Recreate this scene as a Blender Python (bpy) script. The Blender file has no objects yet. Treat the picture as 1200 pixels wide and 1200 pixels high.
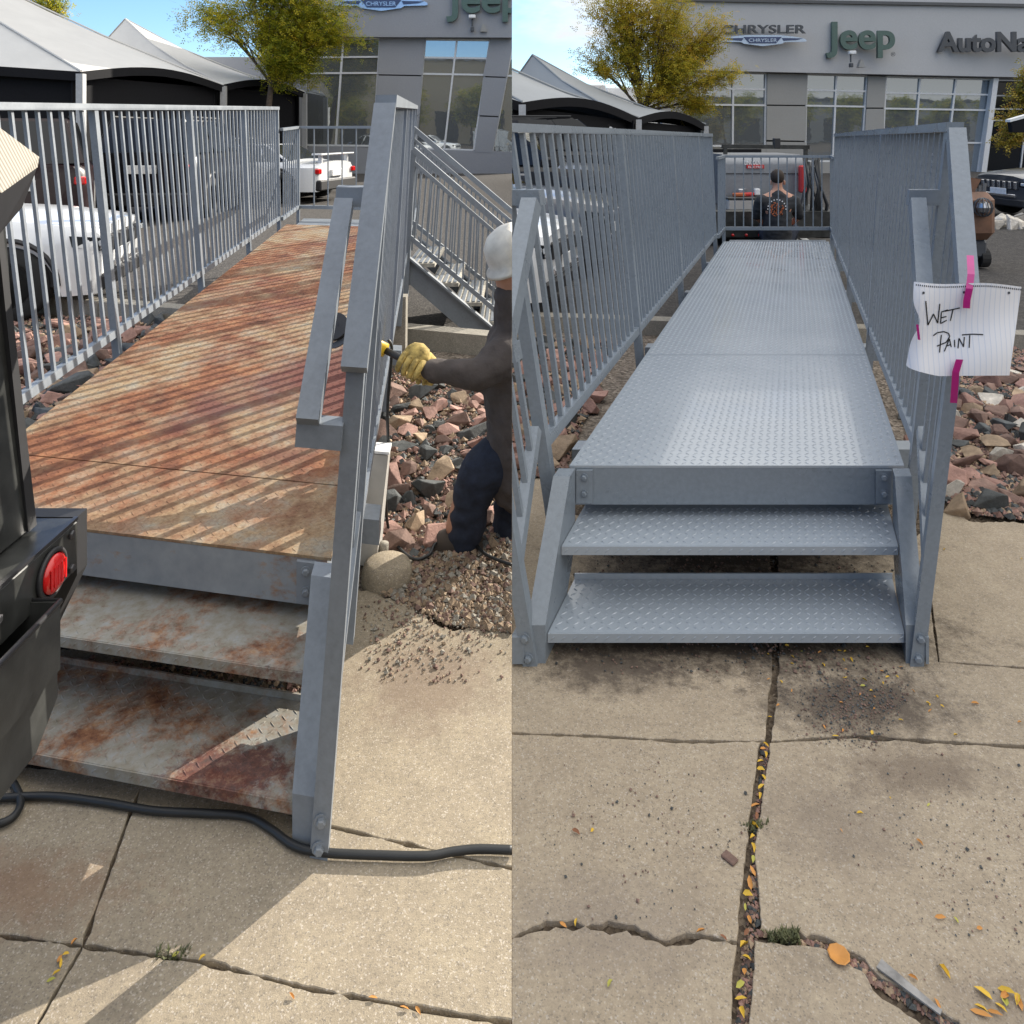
import bpy, bmesh, math, random
from mathutils import Vector, Matrix, noise as mnoise
random.seed(7)
R = math.radians
sc = bpy.context.scene
# ------------------------------------------------------------------ camera
# The photograph is a before / after pair. Both places are built side by side:
# the rusty walkway and its worker west of x = 0, the freshly painted one east of it.
F, HY = 900.0, 155.0            # focal length and horizon row, in pixels of the 1200 px photograph
cd = bpy.data.cameras.new('camera'); cam = bpy.data.objects.new('camera', cd); sc.collection.objects.link(cam)
cam.location = (0, 0, 1.6); cam.rotation_euler = (R(90), 0, 0)
cd.sensor_width = 36; cd.lens = 36*F/1200; cd.shift_y = -(600-HY)/1200; cd.clip_start = .05; cd.clip_end = 2000
sc.camera = cam
# ------------------------------------------------------------------ sky and sun
SUN_AZ, SUN_EL = 43, 25
w = bpy.data.worlds.new('World'); sc.world = w; w.use_nodes = True
nt = w.node_tree; nt.nodes.clear()
def wn(t, **k):
    n = nt.nodes.new(t)
    for a, b in k.items(): setattr(n, a, b)
    return n
wo = wn('ShaderNodeOutputWorld'); bg = wn('ShaderNodeBackground'); bg.inputs['Strength'].default_value = .13
sky = wn('ShaderNodeTexSky', sky_type='NISHITA', sun_disc=False, sun_elevation=R(SUN_EL), sun_rotation=R(SUN_AZ), air_density=1.0, dust_density=.15, ozone_density=2.2)
tc = wn('ShaderNodeTexCoord'); sep = wn('ShaderNodeSeparateXYZ'); nt.links.new(tc.outputs['Generated'], sep.inputs[0])
mp = wn('ShaderNodeMapping'); mp.inputs['Scale'].default_value = (1, 1, 2.6); nt.links.new(tc.outputs['Generated'], mp.inputs[0])
nz = wn('ShaderNodeTexNoise'); nz.inputs['Scale'].default_value = 4.2; nz.inputs['Detail'].default_value = 7; nz.inputs['Roughness'].default_value = .6
nt.links.new(mp.outputs[0], nz.inputs['Vector'])
ad = wn('ShaderNodeMath', operation='MULTIPLY_ADD'); ad.inputs[1].default_value = .55; ad.use_clamp = False
nt.links.new(sep.outputs['X'], ad.inputs[0]); nt.links.new(nz.outputs['Fac'], ad.inputs[2])
hi = wn('ShaderNodeMath', operation='MULTIPLY_ADD'); hi.inputs[1].default_value = .45
nt.links.new(sep.outputs['Z'], hi.inputs[0]); nt.links.new(ad.outputs[0], hi.inputs[2])
rp = wn('ShaderNodeValToRGB'); rp.color_ramp.elements[0].position = .54; rp.color_ramp.elements[1].position = .74
nt.links.new(hi.outputs[0], rp.inputs[0])
mx = wn('ShaderNodeMixRGB'); 
# the cloud layer is brighter overhead than towards the horizon, as under any overcast sky
zc = wn('ShaderNodeMapRange'); zc.inputs['From Min'].default_value = 0; zc.inputs['From Max'].default_value = .8; zc.inputs['To Min'].default_value = 3.1; zc.inputs['To Max'].default_value = 9.0
nt.links.new(sep.outputs['Z'], zc.inputs['Value']); cc_ = wn('ShaderNodeVectorMath', operation='SCALE'); cc_.inputs[0].default_value = (1, .985, .955)
nt.links.new(zc.outputs[0], cc_.inputs['Scale']); nt.links.new(cc_.outputs[0], mx.inputs['Color2'])
sk = wn('ShaderNodeMixRGB', blend_type='MULTIPLY'); sk.inputs['Fac'].default_value = 1; sk.inputs['Color2'].default_value = (.62, .76, .95, 1); nt.links.new(sky.outputs[0], sk.inputs['Color1'])
nt.links.new(rp.outputs[0], mx.inputs['Fac']); nt.links.new(sk.outputs[0], mx.inputs['Color1'])
nt.links.new(mx.outputs[0], bg.inputs['Color']); nt.links.new(bg.outputs[0], wo.inputs[0])
sl = bpy.data.lights.new('sun', 'SUN'); sl.energy = 5.0; sl.angle = R(.27); sl.color = (1, .93, .82)
sun = bpy.data.objects.new('sun', sl); sc.collection.objects.link(sun)
sv = Vector((math.sin(R(SUN_AZ))*math.cos(R(SUN_EL)), math.cos(R(SUN_AZ))*math.cos(R(SUN_EL)), math.sin(R(SUN_EL))))
sun.rotation_euler = (-sv).to_track_quat('-Z', 'Y').to_euler(); sun.location = sv*30
CL = bpy.data.collections.new('sunny_place'); CR = bpy.data.collections.new('overcast_place'); CO = bpy.data.collections.new('surroundings')
for c in (CL, CR, CO): sc.collection.children.link(c)
# at the time of the second photograph the sun stood behind cloud: it lights the first place only
sun.light_linking.receiver_collection = CL
sun.light_linking.blocker_collection = CL
vs = sc.view_settings; vs.view_transform = 'Standard'; vs.look = 'None'; vs.exposure = 0.85; vs.gamma = 1; vs.use_curve_mapping = False
sc.render.engine = 'CYCLES'
CUR = CL
# ------------------------------------------------------------------ helpers
def px(x, y, d): return Vector(((x-600)/F*d, d, 1.6-(y-HY)/F*d))          # photograph pixel at a distance
def gp(x, y, h=0): return px(x, y, F*(1.6-h)/(y-HY))                       # photograph pixel on a level plane
def xf(x, d): return (x-600)/F*d
class MB:
    def __init__(s): s.v = []; s.f = []
    def add(s, vs_, fs):
        o = len(s.v); s.v += [Vector(a) for a in vs_]; s.f += [tuple(i+o for i in f) for f in fs]; return s
    def hexa(s, c):   # c: 4 bottom ccw, 4 top ccw
        return s.add(c, [(3,2,1,0),(4,5,6,7),(0,1,5,4),(1,2,6,5),(2,3,7,6),(3,0,4,7)])
    def box(s, x0, x1, y0, y1, z0, z1, M=None):
        c = [(x0,y0,z0),(x1,y0,z0),(x1,y1,z0),(x0,y1,z0),(x0,y0,z1),(x1,y0,z1),(x1,y1,z1),(x0,y1,z1)]
        if M is not None: c = [M @ Vector(a) for a in c]
        return s.hexa(c)
    def bev(s, x0, x1, y0, y1, z0, z1, b, M=None):   # chamfered box
        hull = bmesh.new()
        for sx in (0,1):
            for sy in (0,1):
                for sz in (0,1):
                    p = Vector(((x0,x1)[sx],(y0,y1)[sy],(z0,z1)[sz])); d = Vector((b*(1-2*sx), b*(1-2*sy), b*(1-2*sz)))
                    for k in range(3):
                        q = p + d; q[k] = p[k]; hull.verts.new(q)
        bmesh.ops.convex_hull(hull, input=hull.verts); s.bm(hull, M); return s
    def bm(s, b, M=None):
        b.verts.index_update(); vs_ = [(M @ v.co) if M is not None else v.co.copy() for v in b.verts]
        s.add(vs_, [tuple(v.index for v in f.verts) for f in b.faces]); b.free(); return s
    def beam(s, p, q, a, b=None, up=Vector((0,0,1))):   # rectangular bar, width a, height b
        p = Vector(p); q = Vector(q); b = a if b is None else b
        d = (q-p).normalized(); sd = d.cross(up)
        if sd.length < 1e-3: sd = Vector((1,0,0))
        sd.normalize(); u = sd.cross(d)
        c = []
        for e in (p, q): c += [e-sd*a/2-u*b/2, e+sd*a/2-u*b/2, e+sd*a/2+u*b/2, e-sd*a/2+u*b/2]
        return s.hexa(c)
    def tube(s, pts, r, n=8, cap=True):
        pts = [Vector(p) for p in pts]; rs = r if isinstance(r, (list, tuple)) else [r]*len(pts)
        base = len(s.v); ref = Vector((0,0,1)); prev = None
        for i, p in enumerate(pts):
            d = (pts[min(i+1, len(pts)-1)]-pts[max(i-1, 0)])
            d = d.normalized() if d.length > 1e-9 else Vector((0,0,1))
            if prev is None:
                a = d.cross(ref)
                if a.length < .1: a = d.cross(Vector((1,0,0)))
            else: a = prev - d*prev.dot(d)
            a.normalize(); prev = a; b = d.cross(a)
            for k in range(n):
                t = 2*math.pi*k/n; s.v.append(p + (a*math.cos(t)+b*math.sin(t))*rs[i])
        for i in range(len(pts)-1):
            for k in range(n):
                s.f.append((base+i*n+k, base+i*n+(k+1)%n, base+(i+1)*n+(k+1)%n, base+(i+1)*n+k))
        if cap:
            s.f.append(tuple(base+k for k in reversed(range(n)))); s.f.append(tuple(base+(len(pts)-1)*n+k for k in range(n)))
        return s
    def lathe(s, prof, o=(0,0,0), n=16, M=None):    # prof (r, z)
        o = Vector(o); base = len(s.v)
        for r, z in prof:
            for k in range(n):
                t = 2*math.pi*k/n; p = Vector((r*math.cos(t), r*math.sin(t), z))
                s.v.append((M @ p if M is not None else p)+o)
        for i in range(len(prof)-1):
            for k in range(n): s.f.append((base+i*n+k, base+i*n+(k+1)%n, base+(i+1)*n+(k+1)%n, base+(i+1)*n+k))
        s.f.append(tuple(base+k for k in reversed(range(n)))); s.f.append(tuple(base+(len(prof)-1)*n+k for k in range(n)))
        return s
    def prism(s, poly, off):     # polygon of points extruded by a vector
        n = len(poly); off = Vector(off); base = len(s.v)
        s.v += [Vector(p) for p in poly] + [Vector(p)+off for p in poly]
        s.f.append(tuple(base+i for i in reversed(range(n)))); s.f.append(tuple(base+n+i for i in range(n)))
        for i in range(n): s.f.append((base+i, base+(i+1)%n, base+n+(i+1)%n, base+n+i))
        return s
    def quad(s, a, b, c, d): return s.add([a,b,c,d], [(0,1,2,3)])
    def grid(s, fn, nu, nv):
        base = len(s.v)
        for i in range(nu+1):
            for j in range(nv+1): s.v.append(Vector(fn(i/nu, j/nv)))
        for i in range(nu):
            for j in range(nv):
                a = base+i*(nv+1)+j; s.f.append((a, a+nv+1, a+nv+2, a+1))
        return s
    def mesh(s, name, off=None, smooth=False):
        m = bpy.data.meshes.new(name); o = off or Vector()
        m.from_pydata([v-o for v in s.v], [], s.f)
        b = bmesh.new(); b.from_mesh(m); bmesh.ops.recalc_face_normals(b, faces=b.faces); b.to_mesh(m); b.free()
        if smooth: m.shade_smooth()
        return m
    def build(s, name, mat, parent=None, smooth=False, local=False):
        off = None
        if parent is not None and not local:
            r = parent
            while r.parent: r = r.parent
            off = r.location.copy()
        return link(name, s.mesh(name, off, smooth), mat, parent)
def link(name, me, mat, parent=None):
    if mat and not me.materials: me.materials.append(mat)
    o = bpy.data.objects.new(name, me); CUR.objects.link(o)
    if parent is not None: o.parent = parent
    return o
def smooth_by_angle(o, deg=40):
    me = o.data; me.shade_smooth()
    b = bmesh.new(); b.from_mesh(me)
    for e in b.edges: e.smooth = not (len(e.link_faces) == 2 and e.calc_face_angle(0) > R(deg))
    b.to_mesh(me); b.free(); return o
def tag(o, label=None, cat=None, group=None, kind=None):
    if label: o['label'] = label
    if cat: o['category'] = cat
    if group: o['group'] = group
    if kind: o['kind'] = kind
    return o
def thing(name, label, cat, loc=(0,0,0), rz=0, group=None):
    o = bpy.data.objects.new(name, None); CUR.objects.link(o); o.location = loc; o.rotation_euler = (0,0,rz); o.empty_display_size = .1
    return tag(o, label, cat, group)
def struct(name, mb, mat, smooth=False): return tag(mb.build(name, mat, None, smooth), kind='structure')
# ------------------------------------------------------------------ materials
class NT:
    def __init__(s, name):
        s.m = bpy.data.materials.new(name); s.m.use_nodes = True; s.t = s.m.node_tree
        s.b = s.t.nodes['Principled BSDF']; s.pos = s.n('ShaderNodeNewGeometry').outputs['Position']
    def n(s, t, **k):
        x = s.t.nodes.new(t)
        for a, b in k.items(): setattr(x, a, b)
        return x
    def l(s, a, b): s.t.links.new(a, b)
    def noise(s, scale, detail=4, rough=.6, vec=None, dist=0, sc3=None):
        x = s.n('ShaderNodeTexNoise'); x.inputs['Scale'].default_value = scale; x.inputs['Detail'].default_value = detail
        x.inputs['Roughness'].default_value = rough; x.inputs['Distortion'].default_value = dist
        v = vec or s.pos
        if sc3:
            m = s.n('ShaderNodeMapping'); m.inputs['Scale'].default_value = sc3; s.l(v, m.inputs[0]); v = m.outputs[0]
        s.l(v, x.inputs['Vector']); return x.outputs['Fac']
    def voro(s, scale, out='Distance', feat='F1'):
        x = s.n('ShaderNodeTexVoronoi', feature=feat); x.inputs['Scale'].default_value = scale; s.l(s.pos, x.inputs['Vector']); return x.outputs[out]
    def ramp(s, fac, stops):
        x = s.n('ShaderNodeValToRGB'); e = x.color_ramp.elements
        while len(e) < len(stops): e.new(.5)
        for i, (p, c) in enumerate(stops):
            e[i].position = p; e[i].color = (*c, 1) if len(c) == 3 else c
        s.l(fac, x.inputs[0]); return x.outputs[0]
    def mix(s, fac, a, b, mode='MIX'):
        x = s.n('ShaderNodeMixRGB', blend_type=mode)
        for v, i in ((fac, 0), (a, 1), (b, 2)):
            if isinstance(v, (int, float)): x.inputs[i].default_value = v
            elif isinstance(v, tuple): x.inputs[i].default_value = (*v, 1)
            else: s.l(v, x.inputs[i])
        return x.outputs[0]
    def math(s, op, a, b=0.0):
        x = s.n('ShaderNodeMath', operation=op)
        for v, i in ((a, 0), (b, 1)):
            if isinstance(v, (int, float)): x.inputs[i].default_value = v
            else: s.l(v, x.inputs[i])
        return x.outputs[0]
    def bump(s, h, strength=.3, dist=.01, prev=None):
        x = s.n('ShaderNodeBump'); x.inputs['Strength'].default_value = strength; x.inputs['Distance'].default_value = dist
        s.l(h, x.inputs['Height'])
        if prev: s.l(prev, x.inputs['Normal'])
        s.l(x.outputs[0], s.b.inputs['Normal']); return x.outputs[0]
    def set(s, **k):
        for a, v in k.items():
            i = s.b.inputs[{'col':'Base Color','rough':'Roughness','metal':'Metallic','coat':'Coat Weight','spec':'Specular IOR Level','trans':'Transmission Weight','emis':'Emission Color','es':'Emission Strength','sub':'Subsurface Weight','sheen':'Sheen Weight'}[a]]
            if isinstance(v, (int, float)): i.default_value = v
            elif isinstance(v, tuple): i.default_value = (*v, 1)
            else: s.l(v, i)
        return s
def plain(name, c, rough=.5, metal=0, var=.12, scale=20, bump=0, bscale=200, coat=0, bdist=.002, spec=.5):
    t = NT(name); f = t.noise(scale, 5)
    dk = tuple(max(0, x*(1-var)) for x in c); lt = tuple(min(1, x*(1+var)) for x in c)
    t.set(col=t.ramp(f, [(.3, dk), (.7, lt)]), rough=rough, metal=metal, coat=coat, spec=spec)
    if bump: t.bump(t.noise(bscale, 3), bump, bdist)
    return t.m
def m_paint(name, c, rough, dirt=.35):
    t = NT(name); n1 = t.noise(6, 6); n2 = t.noise(60, 4)
    col = t.mix(t.ramp(n1, [(.45, (0,0,0)), (.75, (dirt,)*3)]), t.ramp(n2, [(.3, tuple(x*.9 for x in c)), (.7, tuple(x*1.1 for x in c))]), tuple(x*1.35 for x in c))
    t.set(col=col, rough=t.ramp(n1, [(.3, (rough-.06,)*3), (.7, (rough+.1,)*3)]))
    t.bump(t.noise(90, 3), .12, .003); return t.m
M_new = m_paint('fresh_grey_paint', (.18,.21,.245), .28, .16)
M_old = m_paint('weathered_grey_paint', (.175,.195,.22), .42, .6)
def m_newplate():
    t = NT('painted_diamond_plate'); n1 = t.noise(2.2, 4, .6); n2 = t.noise(45, 3)
    t.set(col=t.mix(n2, (.265,.305,.35), (.32,.36,.41)), rough=t.ramp(n1, [(.3, (.13,)*3), (.7, (.27,)*3)]), spec=.8, coat=.35)
    t.bump(t.noise(5, 2), .10, .01); return t.m
M_newplate = m_newplate()
def m_rustplate():
    t = NT('rusted_diamond_plate')
    a = t.noise(1.7, 8, .72, sc3=(1,.75,1)); b = t.noise(7, 8, .75); c = t.noise(90, 4, .7); d = t.noise(1.1, 6, .65, sc3=(1,.7,1))
    rust = t.ramp(b, [(.30, (.055,.022,.015)), (.44, (.15,.055,.027)), (.56, (.25,.105,.05)), (.72, (.33,.20,.10))])
    pale = t.ramp(b, [(.3, (.21,.11,.05)), (.48, (.31,.22,.13)), (.62, (.29,.265,.21)), (.72, (.19,.09,.04))])
    col = t.mix(t.ramp(a, [(.44, (0,0,0)), (.57, (1,1,1))]), rust, pale)
    col = t.mix(t.ramp(d, [(.54, (0,0,0)), (.66, (.85,)*3)]), col, (.12,.035,.03))
    col = t.mix(t.ramp(c, [(.40, (.65,)*3), (.6, (0,0,0))]), col, t.mix(.45, col, (.06,.03,.02)))
    t.set(col=col, rough=.78, spec=.3); t.bump(c, .5, .003); return t.m
M_rust = m_rustplate()
def m_rusttread():
    t = NT('rust_patched_tread')
    a = t.noise(4.2, 8, .78, dist=.15); b = t.noise(22, 6, .7); c = t.noise(120, 4, .7)
    rust = t.ramp(b, [(.35, (.09,.035,.02)), (.5, (.22,.10,.05)), (.65, (.36,.22,.12))])
    pale = t.ramp(b, [(.3, (.20,.17,.12)), (.55, (.27,.26,.23)), (.7,(.29,.30,.30))])
    col = t.mix(t.ramp(a, [(.47, (0,0,0)), (.59, (1,1,1))]), pale, rust)
    m = t.n('ShaderNodeMapping'); m.inputs['Location'].default_value = (.66/.20, -1.83/.09, 0); m.inputs['Scale'].default_value = (1/.20, 1/.09, .01); t.l(t.pos, m.inputs[0])
    ln = t.n('ShaderNodeVectorMath', operation='LENGTH'); t.l(m.outputs[0], ln.inputs[0])     # deep red rust eaten into the right of the lowest tread
    d = t.math('SUBTRACT', ln.outputs['Value'], t.math('MULTIPLY', t.math('SUBTRACT', t.noise(18, 7, .8), .5), 2.4))
    col = t.mix(t.ramp(d, [(.6, (.85,)*3), (.95, (0,0,0))]), col, t.ramp(t.noise(38, 6, .8), [(.36, (.035,.010,.010)), (.52, (.11,.030,.022)), (.66, (.22,.13,.085))]))
    t.set(col=col, rough=.6, spec=.4); t.bump(c, .4, .002); return t.m
M_tread = m_rusttread()
def m_oldbeam():
    t = NT('rust_stained_beam'); a = t.noise(3.5, 6, .7, sc3=(1,1,1.6)); b = t.noise(20, 5)
    col = t.mix(t.ramp(a, [(.56, (0,0,0)), (.66, (1,1,1))]), t.ramp(b, [(.3, (.20,.215,.235)), (.7, (.26,.275,.29))]), t.ramp(b, [(.3, (.14,.06,.025)), (.7, (.34,.18,.08))]))
    t.set(col=col, rough=.5); t.bump(b, .15, .003); return t.m
M_beam = m_oldbeam()
def m_concrete(name, base, warm, stains=()):
    t = NT(name); big = t.noise(1.1, 5, .6); mid = t.noise(9, 6, .7); fine = t.noise(260, 3, .8); sp = t.voro(330, 'Color'); st = t.noise(2.3, 7, .75, dist=.7)
    col = t.ramp(mid, [(.28, tuple(x*.80 for x in base)), (.5, base), (.75, warm)])
    col = t.mix(t.ramp(big, [(.35, (.0,)*3), (.7, (.45,)*3)]), col, tuple(x*.8 for x in warm))
    g = t.n('ShaderNodeSeparateColor'); t.l(sp, g.inputs[0])
    col = t.mix(t.ramp(g.outputs[0], [(.0, (.5,)*3), (.07, (.5,)*3), (.09, (0,0,0)), (1, (0,0,0))]), col, (.13,.115,.10))
    col = t.mix(t.ramp(g.outputs[1], [(.0, (.6,)*3), (.07, (.6,)*3), (.09, (0,0,0)), (1, (0,0,0))]), col, (.56,.50,.43))
    col = t.mix(t.ramp(st, [(.58, (0,0,0)), (.74, (.5,)*3)]), col, (.14,.115,.095))
    col = t.mix(t.ramp(fine, [(.3, (.35,)*3), (.7, (0,0,0))]), col, (.16,.14,.12))
    gr = t.noise(75, 5, .8); col = t.mix(t.ramp(gr, [(.36, (.55,)*3), (.5, (0,0,0))]), col, tuple(x*.55 for x in base)); col = t.mix(t.ramp(gr, [(.56, (0,0,0)), (.72, (.45,)*3)]), col, tuple(min(1, x*1.35) for x in warm))
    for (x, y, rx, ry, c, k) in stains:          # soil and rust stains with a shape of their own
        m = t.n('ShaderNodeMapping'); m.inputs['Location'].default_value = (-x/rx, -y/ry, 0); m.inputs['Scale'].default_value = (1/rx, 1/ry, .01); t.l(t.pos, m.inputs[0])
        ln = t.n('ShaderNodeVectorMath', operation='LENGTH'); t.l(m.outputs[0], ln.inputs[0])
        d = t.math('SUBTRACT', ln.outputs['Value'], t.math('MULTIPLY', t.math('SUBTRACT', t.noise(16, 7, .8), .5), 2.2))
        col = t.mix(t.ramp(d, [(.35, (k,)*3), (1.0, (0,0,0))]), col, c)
    t.set(col=col, rough=.9, spec=.25)
    p = t.bump(t.noise(320, 4, .75), .5, .004); t.bump(mid, .15, .012, p); return t.m
M_conc = m_concrete('pavement_concrete', (.325,.27,.195), (.40,.335,.235), [(-1.2,1.62,.5,.12,(.20,.10,.055),.5), (-.25,2.25,.25,.25,(.15,.10,.075),.5)])
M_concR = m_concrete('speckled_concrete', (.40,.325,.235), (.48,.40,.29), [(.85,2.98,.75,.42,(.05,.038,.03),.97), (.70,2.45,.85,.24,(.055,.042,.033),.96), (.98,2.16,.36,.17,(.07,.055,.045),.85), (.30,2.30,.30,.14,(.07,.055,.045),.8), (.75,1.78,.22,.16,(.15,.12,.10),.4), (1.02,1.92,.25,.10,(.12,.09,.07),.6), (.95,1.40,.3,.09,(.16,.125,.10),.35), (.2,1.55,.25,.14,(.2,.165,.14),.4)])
M_kerb = m_concrete('kerb_concrete', (.30,.28,.24), (.38,.35,.29))
def m_ground(name, c1, c2, c3, scale, bstr=1):
    t = NT(name); v = t.voro(scale, 'Color'); n1 = t.noise(scale*.15, 5); g = t.n('ShaderNodeSeparateColor'); t.l(v, g.inputs[0])
    col = t.ramp(g.outputs[0], [(0, c1), (.5, c2), (1, c3)]); col = t.mix(t.ramp(n1, [(.35, (.55,)*3), (.65, (0,0,0))]), col, c1)
    t.set(col=col, rough=.95, spec=.2); d = t.voro(scale); t.bump(d, bstr, .012); return t.m
M_dirt = m_ground('brown_dirt', (.07,.052,.038), (.13,.10,.07), (.2,.16,.12), 90)
M_gravel = m_ground('gravel', (.10,.085,.07), (.22,.18,.145), (.34,.29,.24), 55)
M_asph = m_ground('worn_asphalt', (.045,.042,.04), (.075,.07,.066), (.12,.11,.10), 60, .4)
M_lot = plain('pale_lot', (.30,.25,.19), .95, var=.2, scale=.8)
def m_rock(name, c):
    t = NT(name); n1 = t.noise(14, 7, .7); n2 = t.noise(4, 3); oi = t.n('ShaderNodeObjectInfo').outputs['Random']
    col = t.ramp(n1, [(.3, tuple(x*.6 for x in c)), (.5, c), (.72, tuple(min(1, x*1.45) for x in c))])
    k = t.math('ADD', t.math('MULTIPLY', oi, .6), .7); x = t.n('ShaderNodeVectorMath', operation='SCALE'); t.l(col, x.inputs[0]); t.l(k, x.inputs['Scale'])
    t.set(col=x.outputs[0], rough=.85, spec=.3); t.bump(t.noise(60, 6, .75), .6, .01); return t.m
M_rocks = {'pink': m_rock('pink_granite', (.32,.19,.155)), 'slate': m_rock('dark_slate', (.085,.09,.09)), 'tan': m_rock('tan_stone', (.34,.25,.17)), 'white': m_rock('pale_stone', (.5,.46,.4)), 'brown': m_rock('brown_stone', (.2,.13,.105))}
M_tyre = plain('tyre_rubber', (.018,.018,.018), .8, bump=.3)
M_black = plain('black_metal', (.035,.036,.034), .3, var=.5, scale=12, bump=.15, bscale=60, spec=.6)
M_blackp = plain('black_plastic', (.02,.02,.022), .55)
M_rim = plain('dark_wheel_rim', (.10,.10,.105), .35, .8); M_rims = plain('silver_wheel_rim', (.5,.5,.51), .3, .9)
M_chrome = plain('bright_trim', (.6,.6,.62), .2, .9)
def glassy(name, c, rough=.04, spec=.8):
    t = NT(name); t.set(col=c, rough=rough, spec=spec); return t.m
M_cglass = glassy('dark_car_glass', (.012,.014,.017), .06, .35)
def m_wglass():
    t = NT('window_glass'); n = t.noise(.9, 3); t.set(col=(.36,.39,.41), rough=.015, metal=.75)
    t.bump(n, .03, .05); return t.m
M_wglass = m_wglass()
M_red = glassy('red_lens', (.55,.01,.01), .15); M_amber = glassy('amber_lens', (.7,.16,.01), .2); M_lamp = glassy('clear_lens', (.55,.58,.6), .1)
def carpaint(name, c, metal=.0): return plain(name, c, .28, metal, var=.03, coat=.8)
P_white = carpaint('white_car_paint', (.72,.73,.74)); P_black = plain('black_car_paint', (.008,.008,.01), .3, coat=.25, spec=.3); P_grey = carpaint('grey_car_paint', (.07,.075,.085), .3); P_silver = carpaint('silver_car_paint', (.38,.40,.43), .4); P_maroon = plain('dark_car_paint', (.02,.010,.012), .3, coat=.25, spec=.3)
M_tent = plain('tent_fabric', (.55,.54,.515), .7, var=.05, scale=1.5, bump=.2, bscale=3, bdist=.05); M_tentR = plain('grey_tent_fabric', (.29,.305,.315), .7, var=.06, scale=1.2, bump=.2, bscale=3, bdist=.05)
M_tdark = plain('dark_tent_wall', (.012,.012,.014), .8, spec=.15); M_tpost = plain('pale_tent_post', (.42,.42,.42), .5)
def m_stucco(name, c):
    t = NT(name); n = t.noise(.6, 5); f = t.noise(18, 5, .8)
    t.set(col=t.mix(t.ramp(n, [(.3, (0,0,0)), (.7, (.6,)*3)]), t.ramp(f, [(.3, tuple(x*.92 for x in c)), (.7, tuple(x*1.05 for x in c))]), tuple(x*.9 for x in c)), rough=.9, spec=.2); t.bump(f, .4, .02); return t.m
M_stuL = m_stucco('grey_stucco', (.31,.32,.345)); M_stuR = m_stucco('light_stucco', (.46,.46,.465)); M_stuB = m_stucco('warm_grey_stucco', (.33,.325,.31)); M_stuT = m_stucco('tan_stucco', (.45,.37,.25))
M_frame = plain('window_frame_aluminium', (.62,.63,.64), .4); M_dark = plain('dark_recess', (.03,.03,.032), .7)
M_green = plain('green_sign_letters', (.075,.125,.105), .4); M_gsign = plain('charcoal_sign_letters', (.065,.07,.078), .4); M_wing = plain('silver_blue_sign', (.42,.50,.62), .22, .6); M_navy = plain('navy_sign', (.04,.06,.14), .3)
M_bark = plain('tree_bark', (.10,.075,.055), .9, var=.4, scale=12, bump=.6, bscale=30, bdist=.01)
def m_leaf(name, cols, tr=.35):
    t = NT(name); a = t.n('ShaderNodeAttribute', attribute_name='tone').outputs['Fac']
    c = t.ramp(a, [(i/(len(cols)-1), x) for i, x in enumerate(cols)]); t.set(col=c, rough=.6, spec=.3)
    tl = t.n('ShaderNodeBsdfTranslucent'); t.l(c, tl.inputs[0]); ms = t.n('ShaderNodeMixShader'); ms.inputs[0].default_value = tr
    t.l(t.b.outputs[0], ms.inputs[1]); t.l(tl.outputs[0], ms.inputs[2]); t.l(ms.outputs[0], t.t.nodes['Material Output'].inputs[0]); return t.m
M_leafL = m_leaf('locust_leaves', [(.07,.11,.015), (.30,.33,.03), (.55,.48,.04), (.72,.50,.05)], .5); M_leafR = m_leaf('turning_leaves', [(.18,.20,.025), (.42,.37,.04), (.64,.48,.05), (.68,.42,.07)], .45); M_leafY = m_leaf('yellow_leaves', [(.12,.15,.03), (.35,.3,.05), (.5,.36,.06), (.45,.2,.05)])
M_fall = [plain('fallen_leaf_yellow', (.60,.38,.03), .6), plain('fallen_leaf_orange', (.50,.22,.045), .6), plain('fallen_leaf_green', (.38,.36,.06), .6), plain('fallen_leaf_brown', (.22,.09,.04), .7)]
M_hood = plain('charcoal_hoodie', (.072,.060,.056), .95, var=.2, bump=.5, bscale=25, bdist=.01); M_jean = plain('dark_denim', (.014,.02,.038), .9, var=.35, scale=30, bump=.4, bscale=35, bdist=.008)
M_shirt = plain('black_tee', (.022,.024,.028), .9, var=.2); M_skin = plain('skin', (.42,.22,.15), .55, var=.08); M_hair = plain('dark_hair', (.03,.02,.014), .8, var=.4, scale=80); M_glove = plain('stained_yellow_glove', (.40,.29,.09), .85, var=.7, scale=30, bump=.5, bscale=50, bdist=.005)
M_boot = plain('brown_boot', (.04,.028,.02), .7); M_helmet = plain('scuffed_white_helmet', (.55,.53,.48), .45, var=.2, scale=14); M_yel = plain('yellow_tool_plastic', (.65,.42,.02), .4)
M_cord = plain('black_cord', (.015,.016,.017), .5); M_box = plain('beige_enclosure', (.42,.40,.37), .6, var=.08); M_canvas = None
def m_canvas():
    t = NT('ribbed_canvas'); wv = t.n('ShaderNodeTexWave', wave_type='BANDS', bands_direction='DIAGONAL'); wv.inputs['Scale'].default_value = 60; t.l(t.pos, wv.inputs[0])
    t.set(col=t.mix(wv.outputs['Fac'], (.26,.235,.20), (.40,.37,.32)), rough=.9); t.bump(wv.outputs['Fac'], .5, .002); return t.m
M_canvas = m_canvas()
M_pinkt = plain('magenta_tape', (.40,.012,.18), .35, var=.1); M_ink = plain('black_ink', (.01,.01,.01), .6)
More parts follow.
